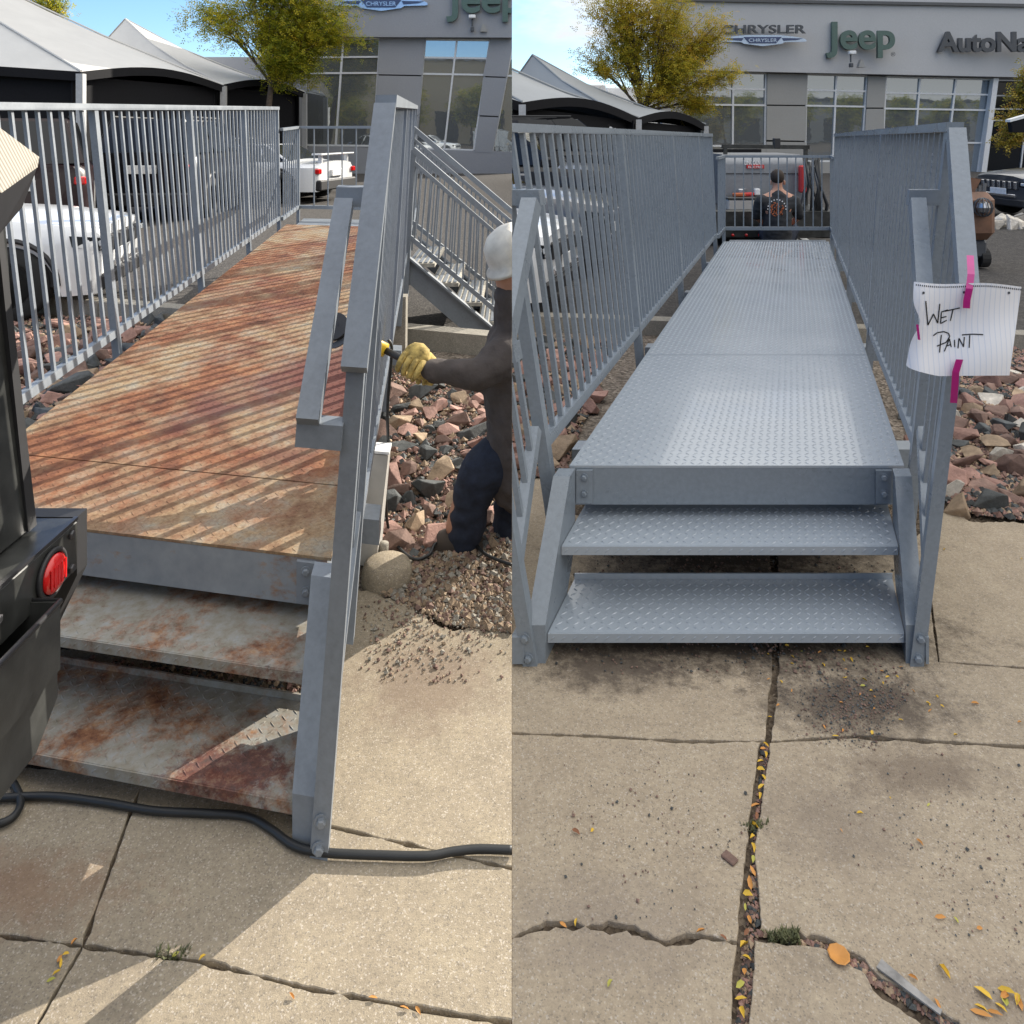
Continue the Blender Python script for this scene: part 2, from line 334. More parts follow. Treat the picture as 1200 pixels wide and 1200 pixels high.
def m_paper():
    t = NT('ruled_paper'); wv = t.n('ShaderNodeTexWave', wave_type='BANDS', bands_direction='X'); wv.inputs['Scale'].default_value = 22; wv.inputs['Distortion'].default_value = .3; t.l(t.pos, wv.inputs[0])
    t.set(col=t.mix(t.ramp(wv.outputs['Fac'], [(.86, (0,0,0)), (.98, (.45,)*3)]), (.86,.86,.88), (.55,.62,.75)), rough=.7); return t.m
M_paper = m_paper(); M_white = plain('white_paint', (.75,.75,.74), .5); M_brownm = plain('brown_painted_metal', (.17,.085,.05), .55, var=.3, scale=8); M_redp = plain('red_print', (.5,.03,.03), .5); M_orange = plain('orange_print', (.45,.12,.04), .7)
M_wcover = plain('grey_welder_cover', (.24,.25,.265), .32, .3, var=.1); M_green2 = plain('weed_green', (.10,.105,.045), .8, var=.4, scale=60)
# ------------------------------------------------------------------ the walkways
LUG = [(-.0125,0,0),(0,-.0035,0),(.0125,0,0),(0,.0035,0),(-.005,0,.0015),(.005,0,.0015)]
LUGF = [(0,1,5,4),(1,2,5),(2,3,4,5),(3,0,4)]
def lugs(name, P, u0, u1, v0, v1, mat, parent, pitch=.0285, hz=1.0):
    mb = MB(); i = 0; u = u0+pitch*.5
    while u < u1-.008:
        j = 0; v = v0+pitch*.5
        while v < v1-.008:
            a = R(45 if (i+j) % 2 else -45); ca, sa = math.cos(a), math.sin(a)
            mb.add([P(u+y*ca+x*sa, v+x*ca-y*sa, z) for x, y, z in [(a_, b_, c_*hz) for a_, b_, c_ in LUG]], LUGF)
            v += pitch; j += 1
        u += pitch; i += 1
    return tag(mb.build(name, mat, parent), kind='stuff')
def walkway(root, O, A, B, W, Ln, rise, lean, hr, M, uposts, bal_far, old, spec):
    O = Vector((O[0], O[1], 0)); A = Vector((A[0], A[1], 0)).normalized(); B = Vector((B[0], B[1], 0)).normalized()
    D = .45
    def P(u, v, h, k=0.0):          # along, across, above the deck; railings (k = -1 / +1) splay outward a little
        q = O + A*u + B*v; q.z = D + h + rise*max(u, 0)
        if k: q.x += k*lean(k, u)*h
        return q
    def fb(mb, u0, u1, v0, v1, h0, h1, k=0): return mb.hexa([P(u0,v0,h0,k),P(u0,v1,h0,k),P(u1,v1,h0,k),P(u1,v0,h0,k),P(u0,v0,h1,k),P(u0,v1,h1,k),P(u1,v1,h1,k),P(u1,v0,h1,k)])
    mp_, mplate, mfas, mtread = M
    # deck plates, split where the seams are
    seams = [0]+spec['seams']+[Ln]
    for a, b in zip(seams, seams[1:]):
        d = fb(MB(), a+.0035, b-.0035, 0, W, -.008, 0).build('deck_plate', mplate, root)
        lugs('diamond_tread', lambda u, v, h: P(u, v, h+.0002), a+.008, b-.004, .008, W-.008, mplate, d, hz=.6 if old else 1.35)
    mb = fb(MB(), .004, .012, .012, W-.012, -.135, -.009); fb(mb, .012, .06, .012, W-.012, -.135, -.128); mb.build('front_beam', mfas, root)
    for v in (.02, W-.06): fb(MB(), .062, Ln, v, v+.04, -.31 if old else -.15, -.0085).build('side_beam', mp_, root)  # old walkway: extra depth added to block low sun from the treads
    for u in spec['stubs']:
        for va, vb in (((-.14, .0195), (W-.0195, W+.10)) if old else ((-.14, W+.14),)): fb(MB(), u, u+.10, va, vb, -.235, -.152).build('cross_beam', mp_, root)
    for u in spec['legs']:
        for v in (.062, W-.122): fb(MB(), u+.02, u+.08, v, v+.06, -.45-rise*u, -.237).build('support_leg', mp_, root)
    # the two treads with turned down lips, and the stringers
    vi0, vi1 = .028, W-.045
    for (uf, ub, h) in ((-.188, .11, -.18), (-.335, -.03, -.37)):
        mb = fb(MB(), uf, ub, vi0, vi1, h-.006, h); fb(mb, uf-.004, uf+.004, vi0, vi1, h-.028, h-.001); fb(mb, ub-.006, ub, vi0, vi1, h+.0005, h+.018)
        t = mb.build('stair_tread', mtread, root); lugs('diamond_tread', lambda u, v, hh, h=h: P(u, v, h+hh), uf+.008, ub-.008, vi0+.008, vi1-.008, mtread, t, .0265, 1.0 if old else 1.6)
        mb = MB(); i = 0; v = vi0+.015
        while v < vi1-.01:
            mb.add([P(uf-.0041-z, v+x*.7+y*.7, h-.0145+x*.6-y*.7) for x, y, z in LUG], LUGF); v += .033
        tag(mb.build('lip_tread', mtread, t), kind='stuff')
    prof = [(-.355,-.45),(-.355,-.335),(-.085,.0),(-.02,.0),(-.02,-.25),(-.18,-.45)]
    flp = [(-.355,-.45),(-.355,-.335),(-.085,.0),(-.02,.0)]
    for s, va, vb, vc in ((-1, .018, .026, -.03), (1, W-.043, W-.035, W+.013)):
        mb = MB(); mb.prism([P(u, va, h) for u, h in prof], P(0, vb, 0)-P(0, va, 0))
        for (a, b) in zip(flp, flp[1:]):
            du, dh = b[0]-a[0], b[1]-a[1]; ln = math.hypot(du, dh); nu, nh = dh/ln*.007, -du/ln*.007
            q = [(a[0],a[1]),(b[0],b[1]),(b[0]+nu,b[1]+nh),(a[0]+nu,a[1]+nh)]
            lo, hi_ = (vb, vc) if s > 0 else (vc, va)
            mb.prism([P(u, lo, h) for u, h in q], P(0, hi_, 0)-P(0, lo, 0))
        mb.build('stringer', mp_ if not old else M_old, root)
        vv = vb+.001 if s < 0 else va-.056
        pl = fb(MB(), -.010, .003, vv, vv+.055, -.125, -.012).build('bolt_plate', mp_, root)
        for hh in (-.035, -.09):
            c = P(-.0105, vv+.028, hh); d = (P(-1, 0, 0)-P(0, 0, 0)); d.z = 0; d.normalize(); Mr = d.to_track_quat('Z', 'Y').to_matrix()
            MB().lathe([(.014,0),(.014,.003)], c, 14, Mr).lathe([(.0095,.003),(.0095,.010),(.007,.012)], c, 6, Mr).build('bolt', mp_, pl)
    # railings
    tb = .042
    for k, v0, v1 in ((-1, -.115, -.073), (1, W+spec['vo'], W+spec['vo']+.042)):
        vm = (v0+v1)/2; up = [u for u in uposts if not (k == 1 and u > spec.get('right_end', 99))]; ue = up[-1]
        for i, u in enumerate(up):
            fb(MB(), u, u+tb, v0, v1, -.235, hr-.035 if i else hr-.012, k).build('post', mp_, root)
            if i: fb(MB(), u-.02, u+tb+.02, *( (v1+.0005, .018) if k < 0 else (W-.018, v0-.0005)), -.149, -.14).build('bracket', mp_, root)
        fb(MB(), -.01, ue+tb, v0-.009, v1+.009, hr-.033, hr, k).build('top_rail', mp_, root)
        mb = None
        for a, b in zip(up, up[1:]):
            fb(MB(), a+tb, b, v0+.004, v1-.004, .045, .083, k).build('bottom_rail', mp_, root)
            n = max(1, round((b-a-tb)/.105)-1); g = (b-a-tb)/(n+1)
            for i in range(n):
                uu = a+tb+g*(i+1)-.0085
                fb(MB(), uu, uu+.018, vm-.009, vm+.009, .083, hr-.035, k).build('baluster', mp_, root)
        # stair part of the railing
        hf = spec['hf']; uf = -.37
        fb(MB(), uf, uf+tb, v0, v1, -.45, hf-.02, k).build('post', mp_, root)
        def bar(p, q, wv, th, name, par=root, vv=None):
            va, vb = vv or (v0-.009, v1+.009)
            (u0, h0), (u1, h1) = p, q; du, dh = u1-u0, h1-h0; ln = math.hypot(du, dh); nu, nh = -dh/ln*th, du/ln*th
            if nh < 0: nu, nh = -nu, -nh
            return MB().hexa([P(u0,va,h0,k),P(u0,vb,h0,k),P(u1,vb,h1,k),P(u1,va,h1,k),P(u0+nu,va,h0+nh,k),P(u0+nu,vb,h0+nh,k),P(u1+nu,vb,h1+nh,k),P(u1+nu,va,h1+nh,k)]).build(name, mp_, par)
        bar((uf-.012, hf-.055), (-.012, hr-.045), 0, .042, 'sloped_top_rail')
        bar((uf+tb, -.165), (.0, .12), 0, .034, 'sloped_bottom_rail', vv=(v0+.004, v1-.004))
        for i in range(3):
            uu = uf+tb+(abs(uf)-tb)*(i+1)/4; t_ = (uu-uf)/abs(uf)
            fb(MB(), uu-.0085, uu+.0085, vm-.0085, vm+.0085, -.165+.285*(uu-uf-tb)/(.328)+.03, hf-.06+(hr-hf)*t_, k).build('baluster', mp_, root)
        fb(MB(), uf-.004, uf+tb+.004, *( (v1+.0005, -.032) if k < 0 else (W+.014, v0-.0005)), -.44, -.36).build('foot_plate', mp_, root)
        for hh in (-.425, -.365):
            c = P(uf-.0005, vm, hh, k); d = (P(-1, 0, 0)-P(0, 0, 0)); d.z = 0; Mr = d.normalized().to_track_quat('Z', 'Y').to_matrix()
            MB().lathe([(.016,0),(.016,.003)], c, 14, Mr).lathe([(.0105,.003),(.0105,.011),(.008,.013)], c, 6, Mr).build('bolt', mp_, root)
        # hand loop inside the sloped rail
        vi, vo = (v1+.05, v1+.105) if k < 0 else (v0-.105, v0-.05)
        e0, e1 = (-.392, spec['loop'][0]), (.015, spec['loop'][1])
        loop = bar((e0[0]+.012, e0[1]+.036), (e1[0]+.008, e1[1]-.010), 0, .05, 'hand_loop', vv=(vi+.0012, vo-.0012))
        for (uu, hh) in (e0, e1):
            va, vb = (v1-.004, vo) if k < 0 else (vi, v0+.004)
            fb(MB(), uu, uu+.055, va, vb, hh-.004, hh+.05, k).build('loop_bracket', mp_, root)
    # low railing round the end of the landing
    ue, ul, hl = Ln, spec['land'], spec['hl']
    rl = MB(); fb(MB(), ul, ul+.04, -.09, W+.09, hl-.03, hl).build('end_rail', mp_, root); fb(MB(), ul, ul+.04, -.09, W+.09, .03, .07).build('end_rail', mp_, root)
    for v in (-.09, W+.05): fb(MB(), ul+.0005, ul+.0405, v, v+.04, -.25, hl-.031).build('post', mp_, root)
    n = round(W/bal_far)
    for i in range(1, n):
        v = -.05+(W+.10)*i/n; fb(MB(), ul+.012, ul+.027, v, v+.015, .07, hl-.03).build('baluster', mp_, root)
    for k, v in ((-1, -.09), (1, W+.05)):
        a = uposts[-1]+.05
        if k == 1: a = max(a, spec.get('right_low', a))
        fb(MB(), a, ul, v, v+.04, hl-.03, hl).build('side_rail', mp_, root); fb(MB(), a, ul, v, v+.04, .03, .07).build('side_rail', mp_, root)
        u = a+.1
        while u < ul-.05: fb(MB(), u, u+.015, v+.012, v+.027, .07, hl-.03).build('baluster', mp_, root); u += .12
    fb(MB(), Ln+.004, ul+.04, .0, W, -.10, -.09).build('landing_plate', mp_, root)
    return P
CUR = CL
wl = thing('walkway', 'rust covered steel walkway with diamond plate deck, two steps and weathered grey railings', 'walkway', (-1.1, 2.2, 0), group='steel walkways before and after painting')
PL = walkway(wl, (-1.793,2.336), (-.1025,.9947), (1.305,-.266), 1.332, 5.85, .0295,
    lambda k, u: (max(.02, .135-.021*max(u, 0)) if k < 0 else max(.03, .075-.008*max(u, 0))), 1.25, (M_old, M_rust, M_beam, M_tread), [.02, 1.62, 3.08, 4.5, 5.85], .16, True,
    dict(seams=[.40, 2.2, 4.1], stubs=[.5, 2.3, 4.3], legs=[.5, 2.3, 4.3], vo=.038, hf=.68, loop=(.46,.95), land=6.9, hl=1.02))
CUR = CR
wr = thing('walkway', 'freshly painted blue grey steel walkway with shiny diamond plate deck and two steps', 'walkway', (.8, 2.6, 0), group='steel walkways before and after painting')
PR = walkway(wr, (.197,2.647), (.345,.9387), (1,0), 1.155, 6.17, -.0081,
    lambda k, u: (.40 if k < 0 else .29)/(2.65+.94*u), 1.185, (M_new, M_newplate, M_new, M_newplate), [.02, 1.72, 3.42, 5.0, 6.15], .095, False,
    dict(seams=[1.45, 3.58], stubs=[.55, 2.2, 4.0, 5.6], legs=[.5, 2.2, 4.0, 5.6], vo=.024, hf=.735, loop=(.47,.90), land=7.0, hl=.93))
# ------------------------------------------------------------------ ground, slabs, kerbs, rock beds
def flat(name, pts, z, mat, n=1):
    return struct(name, MB().prism([(x, y, z-.05) for x, y in pts], (0,0,.05)), mat)
CUR = CO
flat('ground', [(-300,-60),(300,-60),(300,500),(-300,500)], -.09, M_dirt)
CUR = CL
flat('dirt_bed', [(-12,-1.2),(0,-1.2),(0,6.2),(-12,9.6)], -.02, M_dirt)
flat('gravel_bed', [(-12,3.0),(-2.2,2.95),(-.9,2.75),(-.55,2.68),(0,2.44),(0,5.65),(-12,9.2)], -.008, M_gravel)
flat('car_park', [(-40,14.5),(-12,9.4),(0,5.8),(0,33),(-40,33)], -.012, M_asph)
flat('pale_lot', [(-90,33.1),(-9.5,33.1),(-9.5,140),(-90,140)], 1.15, M_lot)
CUR = CR
flat('dirt_bed', [(0,-1.2),(9,-1.2),(9,6.2),(0,6.4)], -.02, M_dirt)
flat('gravel_bed', [(0,3.5),(2.0,3.4),(5.5,3.0),(9,2.9),(9,5.3),(0,6.2)], -.008, M_gravel)
flat('car_park', [(0,6.4),(12,4.9),(60,4.9),(60,33),(0,33)], -.012, M_asph)
flat('pale_lot', [(0,36),(9,36),(9,140),(0,140)], 1.15, M_lot)
def wob(a, b, amp, n, seed):
    out = []; d = (b-a); nn = Vector((-d.y, d.x, 0)).normalized(); L_ = d.length
    for i in range(n):
        q = a + d*(i/n); e = 0 if i == 0 else amp*(1.6*mnoise.noise(q*14)+1.0*mnoise.noise(q*45)+.5*mnoise.noise(q*120))*min(1, i*.5, (n-i)*.5)
        out.append(q + nn*e)
    return out
def slab(pts, mat, seed, gap=.0032, th=.03, dz=0.0):
    P_ = [gp(x, y) for x, y, *_ in pts]; n = len(P_); poly = []
    amp = [p[2] if len(p) > 2 else .003 for p in pts]
    cen = sum(P_, Vector())/n
    for i in range(n):
        a, b = P_[i], P_[(i+1) % n]; L_ = (b-a).length
        if i < 0: pass
        poly += wob(a, b, amp[i], max(1, int(L_/.012)), seed*31+i)
    m = len(poly); ins = []
    area = sum(poly[i].x*poly[(i+1)%m].y-poly[(i+1)%m].x*poly[i].y for i in range(m)); sg = 1 if area > 0 else -1
    for i in range(m):
        d = (poly[(i+1)%m]-poly[i-1]); nn = Vector((-d.y, d.x, 0))*sg
        nn.normalize(); ins.append(poly[i]+nn*gap)
    b = bmesh.new(); vs_ = [b.verts.new((p.x, p.y, dz)) for p in ins]; f = b.faces.new(vs_)
    if f.normal.z < 0: f.normal_flip()
    r = bmesh.ops.extrude_face_region(b, geom=[f]); 
    for v in [g for g in r['geom'] if isinstance(g, bmesh.types.BMVert)]: v.co.z -= th
    bmesh.ops.recalc_face_normals(b, faces=b.faces)
    e = [e for e in b.edges if e.verts[0].co.z > dz-.001 and e.verts[1].co.z > dz-.001]
    bmesh.ops.bevel(b, geom=e, offset=.0016, segments=1, affect='EDGES')
    me = bpy.data.meshes.new('slab'); b.to_mesh(me); b.free()
    o = link('slab', me, mat, SW); return o
e = .005
CUR = CL
SW = tag(link('sidewalk', MB().box(-8, 0, -1, 2.35, -.065, -.013).mesh('sidewalk'), M_dirt), kind='structure')
e = .0045
slab([(-700,870),(-300,880),(150,905),(172,905),(150,960),(97,1108),(-60,1088,e),(-700,1030)], M_conc, 1)
slab([(172,905),(385,968),(612,1020),(612,1200,e),(540,1190,e),(360,1158,e),(235,1126,e),(97,1108),(150,960)], M_conc, 2)
slab([(-700,1030),(-60,1088,e),(97,1108,e),(20,1240),(-60,1400),(-700,1400)], M_conc, 3, .0034)
slab([(97,1108,e),(235,1126,e),(360,1158,e),(540,1190,e),(612,1200),(612,1600),(-160,1600),(20,1240)], M_conc, 4, .0034)
slab([(-500,760),(120,760),(330,730),(410,700),(420,690,.02),(475,705,.02),(520,735,.02),(575,735,.02),(612,742),(612,1020),(385,968),(172,905),(-500,840)], M_conc, 5)
CUR = CR
SW = tag(link('sidewalk', MB().box(0, 9, -1, 2.9, -.065, -.013).mesh('sidewalk'), M_dirt), kind='structure')
slab([(586,858),(700,862,e),(800,868,e),(893,868),(880,960),(866,1105,e*2),(820,1096,e*2),(780,1105,e*2),(735,1086,e*2),(700,1086,e*2),(650,1082,e*2),(625,1088,e*2),(586,1105)], M_concR, 11, .0055)
slab([(899,868),(1000,862,e),(1300,880),(2400,885),(2400,1210),(1150,1215,.02),(1110,1195,.015),(1060,1165,.015),(1010,1125,.015),(960,1100,.015),(888,1092),(880,1000)], M_concR, 12, .008)
slab([(586,1105,e*2),(625,1088,e*2),(650,1082,e*2),(700,1086,e*2),(735,1086,e*2),(780,1105,e*2),(820,1096,e*2),(866,1105),(845,1420),(586,1420)], M_concR, 13, .006)
slab([(880,1096),(960,1104,.015),(1000,1128,.015),(1045,1170,.015),(1095,1202,.015),(1150,1225),(1400,1300),(1400,1420),(855,1420)], M_concR, 14, .009)
slab([(586,562),(640,560),(655,600),(903,640),(906,780),(897,868),(800,868,e),(700,862,e),(586,858)], M_concR, 15, .003)
slab([(910,640),(1060,640),(1090,700),(1100,775),(1300,790),(2400,800),(2400,885),(1300,880),(1000,862,e),(903,868),(912,780)], M_concR, 16, .003)
slab([(1060,640),(1105,598,.02),(1150,612,.02),(1200,612,.02),(1300,616,.02),(2400,620),(2400,800),(1300,790),(1100,775),(1090,700)], M_concR, 17, .003)
def kerb(pts, hgt=.11, wd=.15):
    k = thing('kerb', 'low pale concrete kerb between rock bed and car park on the '+('sunny side' if pts[0].x < -.5 else 'shaded side behind the painted walkway'), 'kerb', pts[0])
    for a, b in zip(pts, pts[1:]):
        d = (b-a); n = max(1, round(d.length/1.5))
        for i in range(n):
            p = a+d*(i/n)+d.normalized()*.006; q = a+d*((i+1)/n)-d.normalized()*.006
            sd = Vector((-d.y, d.x, 0)).normalized()*wd
            c = [p, q, q+sd, p+sd]; t = .012
            MB().hexa([v+Vector((0,0,-.06)) for v in c]+[v+Vector((0,0,hgt)) for v in c]).build('kerb_stone', M_kerb, k)
CUR = CL; kerb([Vector((-12,9.3,0)), Vector((-4.9,7.05,0)), Vector((-.9,5.75,0)), Vector((-.001,5.45,0))], .14)
CUR = CR; kerb([Vector((.001,6.25,0)), Vector((1.6,6.0,0)), Vector((5,5.45,0)), Vector((9,5.1,0))])
rockm = []
def rock_mesh(seed):
    r = random.Random(seed); b = bmesh.new()
    for i in range(11):
        a = r.random()*6.283; c = r.uniform(-1, 1); s = math.sqrt(1-c*c); k = r.uniform(.8, 1.05)
        b.verts.new((s*math.cos(a)*.5*k, s*math.sin(a)*.4*k, c*.32*k))
    h = bmesh.ops.convex_hull(b, input=b.verts)
    bmesh.ops.delete(b, geom=[v for v in b.verts if not v.link_faces], context='VERTS')
    bmesh.ops.bevel(b, geom=b.edges[:], offset=.012, segments=1, affect='EDGES')
    me = bpy.data.meshes.new('rock'); b.to_mesh(me); b.free(); return me
RM = {k: [] for k in M_rocks}
for k in M_rocks:
    for i in range(6):
        me = rock_mesh(hash_seed := sum(map(ord, k))*10+i); me.materials.append(M_rocks[k]); RM[k].append(me)
desc = {'pink':'jagged pinkish granite rock', 'slate':'flat dark grey slate rock', 'tan':'tan angular rock', 'white':'pale cream rock', 'brown':'reddish brown rock'}
def rock(x, y, s, kind, where, rs=None, z=None, flat_=1):
    r = random.Random(int(x*991+y*77)); me = r.choice(RM[kind])
    o = bpy.data.objects.new('rock', me); CUR.objects.link(o); o.scale = (s*r.uniform(.85,1.2), s*r.uniform(.8,1.1), s*r.uniform(.75,1.1)*flat_)
    o.rotation_euler = (r.uniform(-.4,.4), r.uniform(-.4,.4), r.uniform(0,6.28)); o.location = (x, y, (s*.2*flat_-.03) if z is None else z)
    tag(o, desc[kind]+' '+where, 'rock', 'rocks '+where); return o
def scatter_px(n, poly, where, kinds, smin, smax, seed, layer=0):
    r = random.Random(seed); xs = [p[0] for p in poly]; ys = [p[1] for p in poly]; k = 0; placed = []
    tries = 0
    while k < n and tries < n*60:
        tries += 1
        X, Y = r.uniform(min(xs), max(xs)), r.uniform(min(ys), max(ys))
        ins = False; j = len(poly)-1
        for i in range(len(poly)):
            if (poly[i][1] > Y) != (poly[j][1] > Y) and X < (poly[j][0]-poly[i][0])*(Y-poly[i][1])/(poly[j][1]-poly[i][1])+poly[i][0]: ins = not ins
            j = i
        if not ins: continue
        p = gp(X, Y); s = r.uniform(smin, smax)
        if any((p-q).length < (s+t)*.33 for q, t in placed): continue
        placed.append((p, s)); rock(p.x, p.y, s, r.choice(kinds), where, z=s*.12+layer*.05); k += 1
KL = ['pink','slate','slate','pink','brown','slate','tan']
CUR = CL
scatter_px(95, [(452,462),(600,440),(600,600),(560,640),(480,650),(450,620),(440,540)], 'beside the rusty walkway', KL, .10, .24, 3)
scatter_px(60, [(0,385),(120,375),(190,385),(160,440),(60,490),(0,540)], 'under the rusty deck railing', ['tan','pink','slate','brown','slate','pink'], .14, .3, 5)
scatter_px(30, [(120,380),(200,375),(150,430),(60,500),(40,470)], 'along the rusty deck edge', ['slate','brown','pink'], .16, .3, 8)
CUR = CR
scatter_px(130, [(1105,480),(1200,430),(1215,600),(1120,600),(1100,560)], 'right of the painted walkway', ['pink','brown','pink','slate','white','tan','brown'], .12, .24, 13)
scatter_px(70, [(600,400),(700,405),(700,470),(660,540),(600,560)], 'left of the painted walkway', ['pink','brown','tan','slate','pink'], .14, .28, 17)
scatter_px(26, [(1060,470),(1090,420),(1110,430),(1090,590)], 'beneath the painted railing', ['pink','brown','slate'], .12, .22, 19)
for i in range(14):
    p = gp(1158+i*4.5, 262+(i%3)*2.5); rock(p.x, p.y, .38+.1*(i%2), 'white', 'on the island in front of the grey SUV')
def pebbles(name, poly, n, smin, smax, mats, seed, z=.0):
    r = random.Random(seed); mbs = [MB() for _ in mats]; xs = [p[0] for p in poly]; ys = [p[1] for p in poly]
    wp = [gp(*p) for p in poly]; x0, x1 = min(p.x for p in wp), max(p.x for p in wp); y0, y1 = min(p.y for p in wp), max(p.y for p in wp); c = t = 0
    while c < n and t < n*30:
        t += 1; X, Y = r.uniform(x0, x1), y0+(y1-y0)*r.random()**1.4; ins = False; j = len(wp)-1
        for i in range(len(wp)):
            if (wp[i].y > Y) != (wp[j].y > Y) and X < (wp[j].x-wp[i].x)*(Y-wp[i].y)/(wp[j].y-wp[i].y)+wp[i].x: ins = not ins
            j = i
        if not ins: continue
        if name == 'debris':      # denser towards the middle of its patch, in clumps
            if r.random() > math.exp(-2.2*(((X-(x0+x1)/2)/(x1-x0)*2)**2+((Y-(y0+y1)/2)/(y1-y0)*2)**2))*(.35+1.3*max(0, mnoise.noise(Vector((X*7, Y*7, 3)))+.35)): continue
        c += 1; s = r.uniform(smin, smax)*(1 if r.random() < .85 else 1.8); M = Matrix.Translation((X, Y, z+s*.2)) @ Matrix.Rotation(r.random()*6.3, 4, 'Z') @ Matrix.Rotation(r.uniform(-.5,.5), 4, 'X')
        v = [(s*r.uniform(.7,1.1)*a*.5, s*r.uniform(.6,1)*b*.5, s*cc*.35) for a, b, cc in ((1,0,0),(0,1,0),(-1,0,0),(0,-1,0),(.2,.1,1),(0,0,-1))]
        mbs[r.randrange(len(mats))].add([M @ Vector(q) for q in v], [(0,1,4),(1,2,4),(2,3,4),(3,0,4),(1,0,5),(2,1,5),(3,2,5),(0,3,5)])
    for mb, m in zip(mbs, mats):
        if mb.v: tag(mb.build(name, m), kind='stuff')
PM = [M_rocks['brown'], M_rocks['tan'], M_rocks['slate'], M_rocks['pink']]
CUR = CL
pebbles('gravel', [(430,640),(480,620),(600,600),(600,742),(520,732),(470,705),(430,690)], 5200, .006, .022, [M_rocks['tan'], M_rocks['brown'], M_kerb, M_rocks['tan']], 1)
pebbles('gravel', [(440,430),(600,440),(600,640),(440,660)], 4500, .012, .035, PM, 2)
pebbles('gravel', [(0,370),(200,375),(40,560),(0,560)], 2500, .02, .05, PM, 3)
pebbles('debris', [(425,670),(600,715),(600,800),(420,800)], 900, .003, .012, [M_kerb, M_rocks['tan'], M_rocks['brown']], 4, .001)
pebbles('debris', [(60,770),(380,770),(380,850),(60,830)], 1500, .006, .02, PM, 5)
CUR = CR
pebbles('gravel', [(1095,440),(1215,400),(1215,612),(1110,600)], 6500, .010, .032, PM, 6)
pebbles('gravel', [(600,400),(720,400),(660,560),(600,562)], 3500, .012, .04, PM, 7)
pebbles('debris', [(650,640),(1060,640),(1080,790),(640,790)], 3200, .002, .010, PM[:1]+PM[2:3], 8, .001)
pebbles('debris', [(900,790),(1080,790),(1030,880),(930,870)], 1500, .0015, .006, PM[:1]+PM[2:3], 9, .001)
pebbles('debris', [(940,880),(1200,860),(1200,1190),(1100,1180),(960,960)], 230, .0018, .006, PM[:1]+PM[2:3], 10, .001)
pebbles('debris', [(610,870),(880,870),(860,1090),(610,1080)], 160, .002, .007, PM[:1]+PM[2:3], 11, .001)
pebbles('joint_grit', [(893,868),(903,868),(880,1200),(862,1200)], 900, .004, .012, PM, 12, -.012)
pebbles('joint_grit', [(885,1088),(960,1098),(1010,1125),(1110,1190),(1200,1200),(1140,1215),(1000,1135),(950,1108)], 900, .004, .012, PM, 13, -.012)
# fallen leaves
def leaf_mesh(seed):
    r = random.Random(seed); L_, W_ = .5, r.uniform(.16,.22); c = r.uniform(.05,.16)
    pts = [(-L_,0,0),(-.25,W_,c),(.15,W_*1.05,c*1.2),(L_,0,0),(.15,-W_*.9,c),(-.25,-W_,c*.6),(-.25,0,-.02),(.15,0,0)]
    return MB().add(pts, [(0,6,1),(1,6,7,2),(2,7,3),(3,7,4),(4,7,6,5),(5,6,0)]).mesh('leaf', None, True)
LMs = []
for i, m in enumerate(M_fall):
    for j in range(2): me = leaf_mesh(i*3+j); me.materials.append(m); LMs.append((i, me))
cn = ['yellow','orange','green yellow','brown']
def leaf(X, Y, s=.022, kind=None, where='on shaded concrete', z=.004):
    r = random.Random(int(X*13+Y*7)); i, me = r.choice([q for q in LMs if kind is None or q[0] == kind]); p = gp(X, Y)
    o = bpy.data.objects.new('fallen_leaf', me); CUR.objects.link(o); o.location = (p.x, p.y, z); s *= .78; o.scale = (s*r.uniform(.8,1.2), s*r.uniform(.65,1.15), s*r.uniform(.6,2.2)); o.rotation_euler = (r.uniform(-.4,.4), r.uniform(-.3,.3), r.random()*6.3)
    tag(o, 'small '+cn[i]+' leaf fallen '+where, 'leaf', 'fallen leaves'); return o
for X, Y, s, k in [(1102,1077,.032,1),(1120,1080,.022,2),(1148,1090,.022,1),(1107,1141,.038,0),(1152,1166,.036,0),(1180,1164,.036,0),(1178,1177,.03,2),(1195,1178,.04,1),(1150,1190,.045,1),(1098,1179,.026,1),(1070,1148,.022,1),
    (1078,989,.028,1),(1008,955,.02,0),(1088,945,.014,2),(986,975,.012,1),(1043,937,.012,0),(1022,860,.02,0),(1089,827,.022,0),(1098,818,.02,0),(1090,834,.02,1),(1104,829,.016,0),(1143,826,.03,1),(1120,863,.018,0),(1195,848,.018,1),
    (1070,811,.016,1),(1035,802,.016,0),(1011,805,.02,2),(1021,811,.018,0),(1025,818,.016,1),(986,825,.018,1),(1008,815,.014,1),(988,858,.02,1),(979,864,.02,0),(715,1155,.02,2),(675,977,.026,3),(694,975,.02,0),
    (989,775,.016,0),(990,796,.016,0),(1034,788,.02,1),(1013,798,.018,0),(940,765,.014,2),(1107,645,.016,0),(1197,656,.016,0),(821,1093,.024,1),(848,1101,.022,3),(660,1086,.022,1),(675,1083,.02,0)]:
    leaf(X, Y, s, None if k is None else k)
CUR = CR
for i in range(26):
    t = i/26; leaf(899-34*t+random.uniform(-4,4), 872+330*t**1.3, .02+.012*random.random(), random.choice([0,0,1,2,3]), 'into the slab joint', -.001)
for i in range(24): leaf(random.uniform(900,1090), random.uniform(752,860), .013+.006*random.random(), random.choice([0,0,1]), 'below the painted steps')
for i in range(5): leaf(random.uniform(1130,1198), random.uniform(1160,1198), .03, random.choice([0,1]), 'at the broken slab corner')
p = gp(983,1122); o = MB().lathe([(.001,0),(.011,.003),(.021,.007),(.019,.008),(.009,.005),(.001,.003)], p, 9).build('round_leaf', M_fall[1]); tag(o, 'round curled orange leaf beside the crack', 'leaf')
b = MB()
